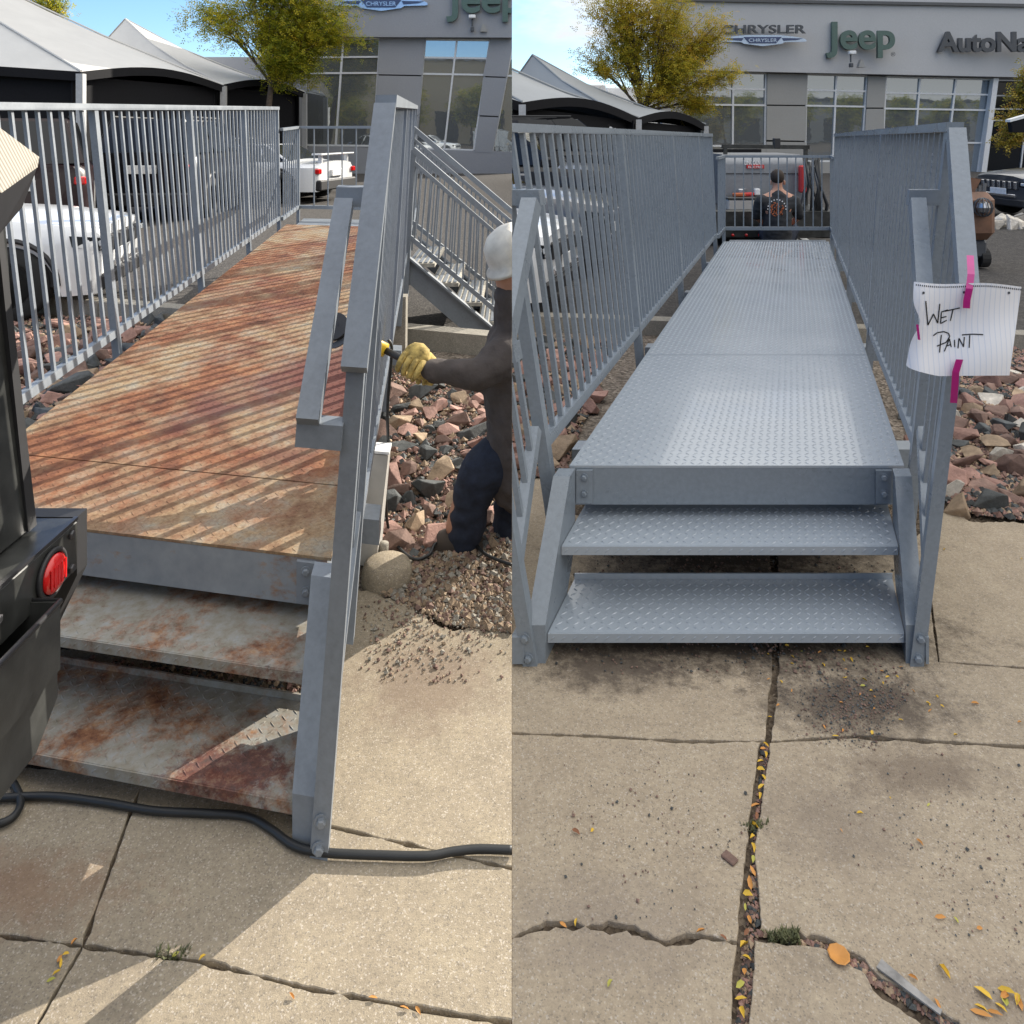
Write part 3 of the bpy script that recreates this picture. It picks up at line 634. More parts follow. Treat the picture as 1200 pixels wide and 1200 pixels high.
a_, c_ = gp(1030,1130,.004), gp(1103,1188,.004); sd = Vector(((c_-a_).y, -(c_-a_).x, 0)).normalized()*.011
b.hexa([a_-sd, a_+sd, c_+sd*.5, c_-sd*.5]+[q+Vector((0,0,.003)) for q in (a_-sd, a_+sd, c_+sd*.5, c_-sd*.5)])
tag(b.build('wood_shim', plain('grey_splinter', (.25,.24,.23), .7, var=.4, scale=30)), 'grey splintered strip lying in the slab crack', 'wood strip')
CUR = CL
for X, Y, k in [(87,1105,1),(77,1120,0),(71,1130,0),(66,1142,0),(70,1125,1),(206,1120,2),(237,1124,0),(60,1150,2),(342,1169,1),(437,1171,1),(474,1183,1),(490,1186,1)]: leaf(X, Y, .02, k, 'in a sunny pavement crack', .003)
def weed(X, Y, n, s, label):
    r = random.Random(int(X)); mb = MB(); p = gp(X, Y)
    for i in range(n):
        a = r.random()*6.3; q = p+Vector((r.uniform(-1,1)*s*1.4, r.uniform(-1,1)*s*.5, -.01)); t_ = q+Vector((math.cos(a)*s*.5, math.sin(a)*s*.5, s*r.uniform(.4,1))); w_ = Vector((-math.sin(a), math.cos(a), 0))*s*.09
        mb.add([q-w_, q+w_, (q+t_)/2+w_+Vector((0,0,s*.15)), (q+t_)/2-w_+Vector((0,0,s*.15)), t_], [(0,1,2,3),(3,2,4)])
    tag(mb.build('weed', M_green2), label, 'weed')
weed(200,1118,60,.022,'sparse weed tuft in the pavement crack left')
CUR = CR
weed(886,968,60,.022,'small weed in the joint between slabs'); weed(918,1097,140,.022,'low moss like weeds in the crack near the bottom')
tag(MB().bev(-.011,.011,-.016,.016,0,.006,.002, Matrix.Translation(gp(855,1007)) @ Matrix.Rotation(.7,4,'Z')).build('bark_chip', M_rocks['brown']), 'dark brown bark chip near the joint', 'chip')
# ------------------------------------------------------------------ dealership fronts
def poly_at(zf, pts): return [px(x, y, zf(x)) for x, y in pts]
def pane_bay(bd, zf, tl, tr, br, bl, cols, rows, fr=.07, depth=.10, glass=None):
    """a glazed bay: glass panes, each with its own frame bars; rows / cols as fractions"""
    TL, TR, BR, BL = [px(x, y, zf(x)) for x, y in (tl, tr, br, bl)]
    def Q(u, v, d=0): a = TL.lerp(TR, u); b = BL.lerp(BR, u); p = a.lerp(b, v); p.y += d; return p
    win = MB()
    def strip(a, b, hz):
        o = fr/2
        if hz: c = [Q(0,a), Q(1,a), Q(1,a), Q(0,a)]; c = [c[0]-Vector((0,0,o)), c[1]-Vector((0,0,o)), c[2]+Vector((0,0,o)), c[3]+Vector((0,0,o))]
        else: c = [Q(a,1)-Vector((o,0,0)), Q(a,1)+Vector((o,0,0)), Q(a,0)+Vector((o,0,0)), Q(a,0)-Vector((o,0,0))]
        c = [p+Vector((0, depth*.4 + (.004 if hz else 0), 0)) for p in c]; win.prism(c, (0,.08,0))
    for r_ in rows: strip(r_, 0, True)
    for c_ in cols: strip(c_, 0, False)
    w_ = win.build('window', M_frame, bd)
    for i in range(len(cols)-1):
        for j in range(len(rows)-1):
            MB().prism([Q(cols[i], rows[j], depth), Q(cols[i+1], rows[j], depth), Q(cols[i+1], rows[j+1], depth), Q(cols[i], rows[j+1], depth)], (0,.015,0)).build('pane', glass or M_wglass, w_)
def wallpoly(bd, zf, pts, mat, th=.5, dy=0, name='wall'):
    q = [p+Vector((0,dy,0)) for p in poly_at(zf, pts)]; return MB().prism(q, (0,th,0)).build(name, mat, bd)
CUR = CL
zf = lambda x: 30.0
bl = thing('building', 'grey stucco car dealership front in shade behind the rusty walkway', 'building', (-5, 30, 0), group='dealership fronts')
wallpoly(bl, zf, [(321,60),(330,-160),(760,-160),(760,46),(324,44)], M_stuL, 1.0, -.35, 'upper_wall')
wallpoly(bl, zf, [(318,44),(362,44),(352,203),(312,203)], M_stuL, .5)
for a in ([(445,44),(499,44),(495,88),(442.3,87)], [(442.2,88.5),(495,89.5),(491.5,135),(439.3,134)], [(439.2,135.5),(491.4,136.5),(488,176),(437,174)],
          [(575,44),(602,44),(594,90),(566,89)], [(566,90.5),(594,91.5),(585,136),(561.5,135)], [(561.5,136.5),(585,137.5),(577,179),(556,178)]):
    wallpoly(bl, zf, a, M_stuL, .3, -.03, 'wall_panel')
wallpoly(bl, zf, [(362,171),(438,173),(700,181),(700,204),(340,204)], M_stuL, .5, -.02, 'base_wall')
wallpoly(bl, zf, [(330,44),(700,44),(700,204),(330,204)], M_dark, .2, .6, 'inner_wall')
pane_bay(bl, zf, (362,46), (445,45), (437,171), (352,170), [0,.48,1], [0,.17,.32,1])
pane_bay(bl, zf, (498,46), (574,47), (555,176), (487,174), [0,.49,1], [0,.165,.315,1])
pane_bay(bl, zf, (602,47), (680,48), (655,181), (577,179), [0,.5,1], [0,.165,.315,1])
MB().box(-30,-9.6,30.6,44,0,4.6).build('side_wing', M_stuL, bl)
CUR = CR
zr = lambda x: 29.5+(x-850)*.006
br = thing('building', 'light grey car dealership front with window bays behind the painted walkway', 'building', (10, 30, 0), group='dealership fronts')
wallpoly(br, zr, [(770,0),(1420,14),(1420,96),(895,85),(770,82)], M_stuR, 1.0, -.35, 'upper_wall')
wallpoly(br, zr, [(765,-60),(1420,-60),(1420,11),(765,1)], M_stuR, 1.0, -.30, 'parapet_wall')
wallpoly(br, zr, [(765,-.5),(1420,10.5),(1420,14),(765,3)], M_gsign, .2, -.47, 'cornice')
wallpoly(br, zr, [(775,84),(806,84),(806,200),(778,200)], M_stuR, .5)
for a in ([(899,86),(946,87),(945,123),(898.5,122.5)], [(898.5,124),(945,124.5),(944,165),(898,164)], [(898,166),(944,166.5),(944,205),(898,205)], [(1017,89),(1038,90),(1036,126),(1015,126)], [(1015,127.5),(1036,127.5),(1034,206),(1010,206)]):
    wallpoly(br, zr, a, M_stuB, .3, -.03, 'wall_panel')
wallpoly(br, zr, [(806,172),(898,173),(898,205),(806,205)], M_stuB, .4, -.02, 'base_wall'); wallpoly(br, zr, [(944,190),(1010,191),(1010,205),(944,205)], M_stuB, .4, -.02, 'base_wall')
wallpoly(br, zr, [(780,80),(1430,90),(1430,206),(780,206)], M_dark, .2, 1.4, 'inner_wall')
pane_bay(br, zr, (806,84), (898,86), (897,171), (806,171), [0,.58,1], [0,.22,.44,1]); pane_bay(br, zr, (946,87), (1017,89), (1010,189), (944,189), [0,.49,1], [0,.18,.36,1])
pane_bay(br, zr, (1039,90), (1163,93), (1146,206), (1034,206), [0,.32,.66,1], [0,.16,.32,.66,1])
wallpoly(br, zr, [(1161,92),(1167,92),(1152,207),(1146,207)], M_frame, .25, -.2, 'corner_post')
pane_bay(br, lambda x: zr(x)+1.0, (1167,94), (1330,96), (1330,206), (1150,206), [0,.25,.5,1], [0,.16,.30,.42,1], .06, glass=M_cglass)  # entrance panes: darker glass colour stands in for the recess's shade
def text3d(s, name, loc, h, rot, mat, ext=.05, bold=.02, width=None, shear=0, parent=None, sp=1.0):
    c = bpy.data.curves.new(name, 'FONT'); c.body = s; c.size = h/.72; c.extrude = ext; c.offset = bold*h; c.shear = shear; c.space_character = sp
    o = bpy.data.objects.new('tmp', c); sc.collection.objects.link(o); bpy.context.view_layer.update()
    me = bpy.data.meshes.new_from_object(o.evaluated_get(bpy.context.evaluated_depsgraph_get())); bpy.data.objects.remove(o); me.name = name
    if width:
        xs = [v.co.x for v in me.vertices]; k = width/(max(xs)-min(xs)); x0 = min(xs)
        for v in me.vertices: v.co.x = (v.co.x-x0)*k
    me.transform(Matrix.Translation(loc) @ Matrix.Rotation(R(90), 4, 'X') @ Matrix.Rotation(rot, 4, 'Y'))
    if parent is not None:
        r = parent
        while r.parent: r = r.parent
        me.transform(Matrix.Translation(-r.location))
    me.materials.clear(); return link(name, me, mat, parent)
def wing_sign(x0, x1, yc, hh, zz, label, inner):
    t = thing('wing_sign', label, 'sign', px((x0+x1)/2, yc, zz))
    n = 28; up = []; lo = []
    for i in range(n+1):
        u = i/n*2-1; x = (x0+x1)/2+u*(x1-x0)/2; tip = (1-abs(u))**.55
        up.append((x, yc-hh*.42*min(1, tip*1.3))); lo.append((x, yc-hh*.42*min(1,tip*1.3)+hh*(.16+.84*tip*(1 if abs(u) < .45 else .75))))
    MB().prism([px(a, b, zz) for a, b in up+lo[::-1]], (0,.10,0)).build('wing_plate', M_wing, t)
    w2 = (x1-x0)*.19; xm = (x0+x1)/2
    MB().prism([px(a, b, zz-.03) for a, b in ((xm-w2*1.15, yc-hh*.25),(xm+w2*1.15, yc-hh*.25),(xm+w2*.8, yc+hh*.32),(xm-w2*.8, yc+hh*.32))], (0,.028,0)).build('emblem_plate', M_navy, t)
    text3d(inner, 'lettering', px(xm-w2*.85, yc+hh*.20, zz-.036), hh*.32*zz/F, 0, M_wing, .003, .01, w2*1.7*zz/F, parent=t)
    for s in (-1, 1):
        MB().prism([px(xm+s*(x1-x0)*a, yc+hh*b, zz-.02) for a, b in ((.22,-.16),(.46,-.12),(.40,.02),(.24,.10))], (0,.018,0)).build('wing_stripe', M_navy, t)
    return t
zs = 29.5-.42
CUR = CR
o = text3d('CHRYSLER', 'chrysler_lettering', px(846,39,zs), 10*zs/F, R(-.0), M_gsign, .05, .02, 98*zs/F); o.name = 'wall_lettering'; tag(o, 'dark spaced capital letters reading CHRYSLER above the silver wing sign', 'sign')
wing_sign(843, 945, 46.5, 13, zs, 'silver winged emblem sign under the CHRYSLER letters on the light facade', 'CHRYSLER')
o = text3d('Jeep', 'wall_lettering', px(968,57,zs+.6), 32*(zs+.6)/F, 0, M_green, .07, .03, 80*(zs+.6)/F); tag(o, 'dark green rounded Jeep letters complete on the light facade', 'sign')
o = text3d('AutoNation', 'wall_lettering', px(1098,60,zs+1.3), 23*(zs+1.3)/F, 0, M_gsign, .07, .04, 158*(zs+1.3)/F, sp=.98); tag(o, 'charcoal bold letters beginning AutoNa at the right of the facade', 'sign')
o = text3d('®', 'registered_mark', px(1044,66,zs+.6), 5*(zs+.6)/F, 0, M_gsign, .01, .0); tag(o, 'tiny registered mark at the lower right of the green letters', 'sign')
def wall_light(x, y, zz, s, label):
    t = thing('wall_light', label, 'lamp', px(x, y, zz)); k = zz/F
    MB().bev(*(lambda p: (p.x-4*k*s, p.x+4*k*s, p.y-.2, p.y+.0, p.z-2*k*s, p.z+2*k*s))(px(x, y-9*s, zz)), .02).build('housing', M_white, t)
    MB().tube([px(x, y-7*s, zz), px(x, y+2*s, zz)], .03).build('stem', M_gsign, t)
    MB().bev(*(lambda p: (p.x-2*k*s, p.x+2*k*s, p.y-.1, p.y+.05, p.z-3*k*s, p.z+2*k*s))(px(x, y+5*s, zz)), .02).build('bracket', M_gsign, t)
    t2 = MB().prism([px(x+9*s, y+8*s, zz), px(x+17*s, y+8*s, zz), px(x+14*s, y-1*s, zz), px(x+12*s, y-1*s, zz)], (0,.2,0)).build('camera_cover', M_stuB); tag(t2, 'small cone shaped '+label.split(' ')[-1]+' fixture beside the wall lamp on '+('light' if x > 600 else 'shaded')+' facade', 'fixture')
wall_light(997, 71, zs+.3, 1, 'small white floodlight below the complete green Jeep letters facade')
CUR = CL
zs = 29.6-.06
wing_sign(392, 501, 3.5, 16, zs, 'silver winged emblem sign cut by the top edge on the shaded facade', 'CHRYSLER')
o = text3d('Jeep', 'wall_lettering', px(523,14,zs), 34*zs/F, 0, M_green, .07, .03, 88*zs/F); tag(o, 'dark green rounded Jeep letters at the top of the shaded facade', 'sign')
wall_light(553.5, 29, zs, 1, 'small white floodlight below the green letters shaded facade')
# what the window glass reflects: the far side of the road behind the photographer
CUR = CO
bo = thing('warehouse', 'long tan stucco warehouse across the road behind the photographer', 'building', (0,-40,0))
MB().box(-44,6,-56,-40,0,11).build('wall', M_stuT, bo); MB().box(-44.2,6.2,-56.2,-39.8,11,11.3).build('roof_edge', M_stuR, bo)
for i in range(7): MB().box(-40+i*6,-37+i*6,-40.05,-39.9,0.2,4.4).build('roller_door', M_dark, bo)
bo2 = thing('warehouse', 'low brown grey workshop across the road behind the photographer to the right', 'building', (40,-42,0))
MB().box(12,170,-56,-42,0,6.6).build('wall', M_stuB, bo2); MB().box(11.8,170.2,-56.2,-41.8,6.6,6.9).build('roof_edge', M_gsign, bo2)
for i in range(19): MB().box(15+i*7.5,20+i*7.5,-42.05,-41.9,0.2,3.8).build('roller_door', M_dark, bo2)
# ------------------------------------------------------------------ tents
def tent(label, P_, E, mat, wall, eave_drop=.22, posts=True):
    """P_ = peak, E = eave corners in order; each roof side sags a little and has a scalloped edge"""
    t = thing('tent', label, 'tent', E[0]*1, group='white event tents'); t.location.z = 0
    for a, b in zip(E, E[1:]):
        def fn(u, v, a=a, b=b):
            e = a.lerp(b, u); p = e.lerp(P_, v); p.z += -.35*math.sin(math.pi*v)*.8 + .30*math.sin(math.pi*u)*(1-v)**3; return p
        MB().grid(fn, 14, 10).build('roof_panel', mat, t, True)
        def fl(u, v, a=a, b=b):
            e = a.lerp(b, u); e.z += .30*math.sin(math.pi*u) - v*eave_drop; return e
        MB().grid(fl, 14, 1).build('valance', M_tdark if wall else mat, t)
        mid = a.lerp(b, .5); n_ = Vector(((b-a).y, -(b-a).x, 0)).normalized()*.05; cen = sum((Vector((e_.x, e_.y, 0)) for e_ in E), Vector())/len(E)
        for k in (.33,.66):
            MB().tube([a.lerp(b, k)+Vector((0,0,.30*math.sin(math.pi*k)+.01)), (a.lerp(b, k)).lerp(P_, .99)+Vector((0,0,.01))], .012, 5)
        if wall:
            c1 = a.copy(); c2 = b.copy(); inw = (cen-mid); inw.z = 0; inw = inw.normalized()*.25
            MB().hexa([Vector((c1.x,c1.y,.02))+inw, Vector((c2.x,c2.y,.02))+inw, Vector((c2.x,c2.y,.02))+inw*1.2, Vector((c1.x,c1.y,.02))+inw*1.2, c1+inw-Vector((0,0,.08)), c2+inw-Vector((0,0,.08)), c2+inw*1.2-Vector((0,0,.08)), c1+inw*1.2-Vector((0,0,.08))]).build('side_curtain', M_tdark, t)
    for e in E:
        MB().beam((e.x, e.y, 0), e-Vector((0,0,.05)), .16).build('post', M_tpost, t)
    for e in E: MB().tube([e+Vector((0,0,.02)), e.lerp(P_, .35)+Vector((0,0,-.22)), e.lerp(P_, .7)+Vector((0,0,-.25)), P_], .03, 6).build('ridge_seam', mat, t)
    return t
CUR = CL
tent('large white event tent with dark curtains at upper left', px(-173,-107,21.5), [Vector((-27,28,3.06)), Vector((-26,16,3.06)), px(95,84,18), px(262,100,24), px(60,104,30), Vector((-27,28,3.06))], M_tent, True)
tent('smaller white event tent with pointed peak behind the larger one', px(147,22,27.5), [px(60,90,27), px(262,99,24.6), px(357,108,28.5), px(250,112,34), px(60,90,27)], M_tent, True)
CUR = CR
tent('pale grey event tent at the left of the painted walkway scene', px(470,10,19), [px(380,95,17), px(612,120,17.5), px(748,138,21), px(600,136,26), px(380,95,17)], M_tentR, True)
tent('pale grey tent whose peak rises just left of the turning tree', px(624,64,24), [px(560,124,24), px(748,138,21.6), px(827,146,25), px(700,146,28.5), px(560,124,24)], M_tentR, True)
# ------------------------------------------------------------------ trees
def tree(name, label, base, top, limbs, blobs, n, mat, ls, seed, trunk_r=.14, group='trees in front of the dealership'):
    """limbs: polylines of the main limbs; blobs: (centre, radii) volumes that carry leaf sprays"""
    r = random.Random(seed); t = thing(name, label, 'tree', (base.x, base.y, 0), group=group)
    MB().tube([base, base.lerp(top, .5)+Vector((.08,0,0)), top], [trunk_r, trunk_r*.8, trunk_r*.6], 10).build('trunk', M_bark, t, True)
    mb = MB(); tips = []
    tot = sum(b_[1].x*b_[1].z for b_ in blobs)
    for c, rad in blobs:
        k = max(3, int(46*rad.x*rad.z/tot*len(blobs)**.5))
        for i in range(k):
            q = Vector((r.gauss(0,.45), r.gauss(0,.45), r.gauss(0,.45)))
            if q.length > 1: q.normalize()
            e = c+Vector((q.x*rad.x, q.y*rad.y, q.z*rad.z)); s = top.lerp(c, .25+.3*r.random())
            m = s.lerp(e, .5)+Vector((r.uniform(-.2,.2), r.uniform(-.2,.2), r.uniform(-.05,.25)))
            mb.tube([top, s, m, e], [trunk_r*.45, trunk_r*.2, trunk_r*.1, .008], 5, False); tips.append((m, e, rad))
    tag(mb.build('branches', M_bark, t, True), kind='stuff')
    v = []; f = []; tone = []
    for i in range(n):
        m, e, rad = r.choice(tips); a = m.lerp(e, r.uniform(.1, 1.25)); a = a+Vector((r.gauss(0,.22), r.gauss(0,.22), r.gauss(-.03,.17)))*min(1.6, rad.x)
        d = Vector((r.gauss(0,1), r.gauss(0,1), r.gauss(-.25,.6))).normalized(); sd = d.cross(Vector((r.gauss(0,.4), r.gauss(0,.4), 1))).normalized(); tn = min(1, max(0, r.gauss(.42,.2)+.22*mnoise.noise(a*.9)+.25*(r.random() < .08)))
        for k in range(5):                         # a spray of leaflets
            c = a+d*ls*(k*.55); w_ = ls*.28; s_ = 1 if k % 2 else -1; o = len(v); tipv = c+sd*s_*ls*.8+d*ls*.3
            v += [c, c+sd*s_*ls*.4-d*w_, tipv, c+sd*s_*ls*.4+d*w_]; f.append((o,o+1,o+2,o+3)); tone.append(tn+r.uniform(-.07,.07))
    me = bpy.data.meshes.new('crown'); me.from_pydata([q-t.location for q in v], [], f)
    at = me.attributes.new('tone', 'FLOAT', 'FACE'); at.data.foreach_set('value', tone)
    tag(link('crown', me, mat, t), kind='stuff'); return t
def blob(x, y, z, rx, rz): k = z/F; return (px(x, y, z), Vector((rx*k, rx*k*.8, rz*k)))
CUR = CL
Z = 25.5
tree('locust_tree', 'sunlit green and yellow locust tree at the top left of the dealership', px(300,203,Z)*1, px(318,98,Z), None,
     [blob(250,10,Z,42,20), blob(310,-20,Z,60,35), blob(300,30,Z,52,26), blob(360,10,Z,50,30), blob(365,50,Z,52,28), blob(345,82,Z,42,20), blob(385,30,Z,32,28), blob(330,60,Z,38,20)], 15000, M_leafL, .088, 4)
tree('locust_tree', 'small far tree peeking over the left tent roof', px(55,165,45), px(60,60,45), None, [blob(62,2,45,22,14), blob(40,-8,45,18,10)], 900, M_leafL, .14, 14)
CUR = CR
Z = 25.5
tree('locust_tree', 'thin crowned locust tree turning yellow before the light facade', px(765,203,Z), px(752,130,Z), None,
     [blob(720,20,Z,38,26), blob(700,70,Z,22,20), blob(740,60,Z,42,26), blob(790,30,Z,42,32), blob(800,80,Z,48,28), blob(830,50,Z,26,26), blob(845,90,Z,26,14), blob(815,120,Z,34,14), blob(770,105,Z,34,16), blob(740,-5,Z,60,20)], 16500, M_leafR, .082, 6)
tree('locust_tree', 'small yellow orange tree at the right edge by the dealership entrance', px(1215,215,21), px(1208,150,21), None, [blob(1196,110,21,16,16), blob(1190,150,21,20,22), blob(1205,85,21,14,16), blob(1180,165,21,14,12)], 1100, M_leafY, .085, 9, .07)
CUR = CO
for i, x in enumerate((-30,-21,-13,-5,14,24,33,40,47,55,63,72,80,89,98,108,120)):
    tree('street_tree', 'broad green street tree across the road behind the photographer', Vector((x,-34,0)), Vector((x,-34,2.6)), None, [(Vector((x,-34,4.4)), Vector((3.2,2.6,2.4))), (Vector((x+1,-34,6)), Vector((1.8,1.8,1.2)))], 2200, M_leafL, .30, 30+i, .2, 'street trees across the road')
# ------------------------------------------------------------------ vehicles
def tyre_mesh(Rr, wd):
    return MB().lathe([(Rr*.62,-wd/2),(Rr*.93,-wd/2),(Rr,-wd*.38),(Rr,wd*.38),(Rr*.93,wd/2),(Rr*.62,wd/2),(Rr*.62,-wd/2)], n=28, M=Matrix.Rotation(R(90),3,'X')).mesh('tyre', None, True)
def rim_mesh(Rr, wd):
    mb = MB(); M = Matrix.Rotation(R(90),3,'X')
    mb.lathe([(Rr*.60,-wd*.46),(Rr*.64,-wd*.5),(Rr*.60,-wd*.5),(Rr*.57,-wd*.40)], n=24, M=M); mb.lathe([(Rr*.10,-wd*.36),(Rr*.12,-wd*.44),(Rr*.06,-wd*.46)], n=10, M=M)
    for k in range(7):
        a = 2*math.pi*k/7; c, s = math.cos(a), math.sin(a)
        for da in (-.10,.10):
            c2, s2 = math.cos(a+da), math.sin(a+da)
            mb.beam((Rr*.08*c, wd*.40, Rr*.08*s), (Rr*.59*c2, wd*.44, Rr*.59*s2), Rr*.07, wd*.08)
    mb.lathe([(Rr*.6,-wd*.1),(Rr*.6,-wd*.08)], n=24, M=M)
    return mb.mesh('rim')
def car(label, cat, loc, heading, L=4.8, W=1.95, H=1.75, paint=P_white, name='parked_car', scale=1, rim=M_rim, wr=.38, hood=1.12, kind='suv', group='cars parked beside the walkway', grille=True, tail=.6):
    t = thing(name, label, cat, loc, heading, group); t.scale = (scale,)*3
    wx = (L*.5-.92, -L*.5+.95); gz = .26; hw = W/2; ar = wr+.075
    n = 60; prof = []
    cab0, cab1 = (L*.5-1.55, -L*.5+.10) if kind == 'suv' else (L*.5-1.75, -L*.5+.75)
    def top(x):
        if x > cab0: return hood-.17*((x-cab0)/(L/2-cab0))**2
        if kind != 'suv' and x < cab1: return hood-.02
        return hood+.02
    def halfw(x): e = abs(x)/(L/2); return hw*(1-.16*max(0, (e-.80)/.2)**2)
    ring = []
    for i in range(n+1):
        x = L/2-L*i/n; zb = gz
        for c in wx:
            if abs(x-c) < ar: zb = max(zb, wr-.02+math.sqrt(ar*ar-(x-c)**2))
        nose = max(0, (abs(x)/(L/2)-.955)/.045); zt = top(x); w_ = halfw(x)*(1-.03*nose); xx = x-(.06*nose if x > 0 else -.04*nose)
        z1 = max(zb, .55); z2 = max(zb+.01, .80)
        half = [(w_*.80, gz+.05+ (zb-gz)*0), (w_*.97, zb), (w_, max(zb+.005, z1)), (w_*.995, max(zb+.01, z2)), (w_*.965, zt-.10), (w_*.90, zt-.03), (w_*.55, zt+.015), (0, zt+.03)]
        ring.append([Vector((xx, y, z)) for y, z in half]+[Vector((xx, -y, z)) for y, z in half[-2::-1]])
    mb = MB(); m = len(ring[0])
    for rg in ring: mb.v += rg
    for i in range(n):
        for k in range(m-1): mb.f.append((i*m+k, i*m+k+1, (i+1)*m+k+1, (i+1)*m+k))
        mb.f.append((i*m+m-1, i*m, (i+1)*m, (i+1)*m+m-1))
    mb.f.append(tuple(range(m))); mb.f.append(tuple(n*m+k for k in reversed(range(m))))
    smooth_by_angle(mb.build('body', paint, t, local=True), 35)
    # greenhouse
    zb = hood-.02; zt = H; xb0, xb1 = cab0+.02, cab1; xt0, xt1 = cab0-.85, (cab1+.28 if kind == 'suv' else cab1+.75); yb, yt = hw*.90, hw*.70
    C = [Vector((xb0,-yb,zb)), Vector((xb0,yb,zb)), Vector((xb1,yb,zb)), Vector((xb1,-yb,zb)), Vector((xt0,-yt,zt)), Vector((xt0,yt,zt)), Vector((xt1,yt,zt)), Vector((xt1,-yt,zt))]
    b = bmesh.new(); vs_ = [b.verts.new(c) for c in C]
    for f in ((3,2,1,0),(4,5,6,7),(0,1,5,4),(1,2,6,5),(2,3,7,6),(3,0,4,7)): b.faces.new([vs_[i] for i in f])
    bmesh.ops.bevel(b, geom=b.edges[:], offset=.06, segments=2, affect='EDGES'); smooth_by_angle(MB().bm(b).build('cabin', paint, t, local=True), 35)
    def pane(a, b_, c, d, ins=.10, name='window'):
        cen = (a+b_+c+d)/4; nrm = (b_-a).cross(d-a).normalized()
        if nrm.dot(cen-Vector(((xb0+xb1)/2,0,(zb+zt)/2))) < 0: nrm = -nrm
        q = [p.lerp(cen, ins)+nrm*.004 for p in (a,b_,c,d)]; MB().prism(q, nrm*.012).build(name, M_cglass, t, local=True)
    pane(C[0],C[1],C[5],C[4],.12,'windshield'); pane(C[2],C[3],C[7],C[6],.14,'rear_window')
    for s in (0, 1):
        a, b_, c, d = ((C[1],C[2],C[6],C[5]) if s else (C[3],C[0],C[4],C[7]))
        for u0, u1 in ((0,.36),(.36,.70),(.70,1)): pane(a.lerp(b_,u0), a.lerp(b_,u1), d.lerp(c,u1), d.lerp(c,u0), .13)
    for s in (-1, 1): MB().tube([(xt0-.1, s*yt*.96, zt+.03), (xt1+.1, s*yt*.96, zt+.03)], .02, 6).build('roof_rail', M_blackp, t, local=True)
    # wheels
    tm, rm_ = tyre_mesh(wr, .24), rim_mesh(wr, .24)
    for cx in wx:
        for s in (-1, 1):
            tm2 = tm; o = link('wheel', tm2, M_tyre, t); o.location = (cx, s*(hw-.13), wr); o.rotation_euler = (0, 0, 0 if s > 0 else math.pi)
            link('rim', rm_, rim, o)
            MB().lathe([(.07,0),(.07,.01)], (cx, s*(hw-.4), wr), 8)
        MB().box(cx-ar*.98, cx+ar*.98, -hw*.93, hw*.93, gz+.1, wr+ar*.9).build('wheel_well', M_blackp, t, local=True)
        for s in (-1, 1):
            mb = MB(); pts = [(cx+math.cos(a)*(ar+.015), s*(hw*.985), wr-.02+math.sin(a)*(ar+.015)) for a in [math.pi*k/14 for k in range(15)]]
            mb.tube(pts, .03, 6).build('arch_trim', M_blackp, t, local=True)
    # front: grille slots, headlights, lower intake, plate; rear: lights and plate
    fx = L/2-.05; fh = hood-.20
    if grille:
        MB().bev(fx-.06, fx+.015, -hw*.62, hw*.62, fh-.26, fh-.06, .02).build('grille', M_blackp, t, local=True)
        for i in range(7): y = -hw*.54+i*hw*.18; MB().bev(fx+.0, fx+.028, y-.045, y+.045, fh-.24, fh-.08, .008).build('grille_ring', M_chrome if paint != P_white else M_gsign, t, local=True)
    MB().bev(fx-.10, fx+.03, -hw*.82, hw*.82, gz+.02, gz+.20, .03).build('front_bumper', M_blackp, t, local=True)
    MB().bev(fx-.02, fx+.036, -hw*.55, hw*.55, gz+.235, gz+.30, .01).build('bumper_trim', M_chrome, t, local=True)
    MB().bev(fx+.02, fx+.04, -.26, .26, gz+.28, gz+.42, .005).build('number_plate', M_white, t, local=True)
    for s in (-1, 1):
        MB().prism([(fx-.28, s*hw*.97, fh-.02), (fx-.02, s*hw*.84, fh-.06), (fx+.01, s*hw*.66, fh-.08), (fx+.01, s*hw*.66, fh-.18), (fx-.02, s*hw*.86, fh-.20), (fx-.25, s*hw*.975, fh-.14)], (.012, s*.012, 0)).build('headlight', M_cglass, t, local=True)
        MB().bev(fx-.06, fx+.022, s*hw*.78-.07, s*hw*.78+.07, fh-.155, fh-.09, .01).build('lamp_lens', M_lamp, t, local=True)
        MB().bev(L/2-.50, L/2-.36, s*hw*.965-.012, s*hw*.965+.012, .62, .72, .006).build('side_marker', M_amber, t, local=True)
        MB().bev(-L/2-.01, -L/2+.12, s*hw*.82-.14*tail, s*hw*.82+.12*tail, hood-.20-.12*tail, hood-.20+.08*tail, .02).build('taillight', M_red, t, local=True)
        MB().bev(cab0-.25, cab0-.05, s*(hw+.10)-.10, s*(hw+.10)+.06, hood+.0, hood+.16, .03).build('mirror', paint, t, local=True)
    MB().bev(-L/2-.02, -L/2+.05, -.26, .26, hood-.34, hood-.19, .005).build('number_plate', M_white, t, local=True)
    MB().bev(-L/2-.05, -L/2+.2, -hw*.86, hw*.86, gz+.02, gz+.26, .03).build('rear_bumper', M_blackp, t, local=True)
    return t
CUR = CL
car('white SUV with black wheels nosing right behind the sunny railing', 'suv', (-5.53,6.9,0), R(12), scale=.80, wr=.40)
car('black SUV seen from behind between railing posts', 'suv', (-6.75,16.0,0), R(94), tail=.25, paint=P_black, H=1.85, hood=1.2)
car('dark SUV with red tail lights at the far left', 'suv', (-8.0,12.7,0), R(118), paint=P_maroon, H=1.8)
car('silver saloon car behind the railing right of the black SUV', 'car', (-6.9,20.5,0), R(-12), paint=P_silver, kind='car', H=1.45, hood=.95, wr=.33, L=4.6)
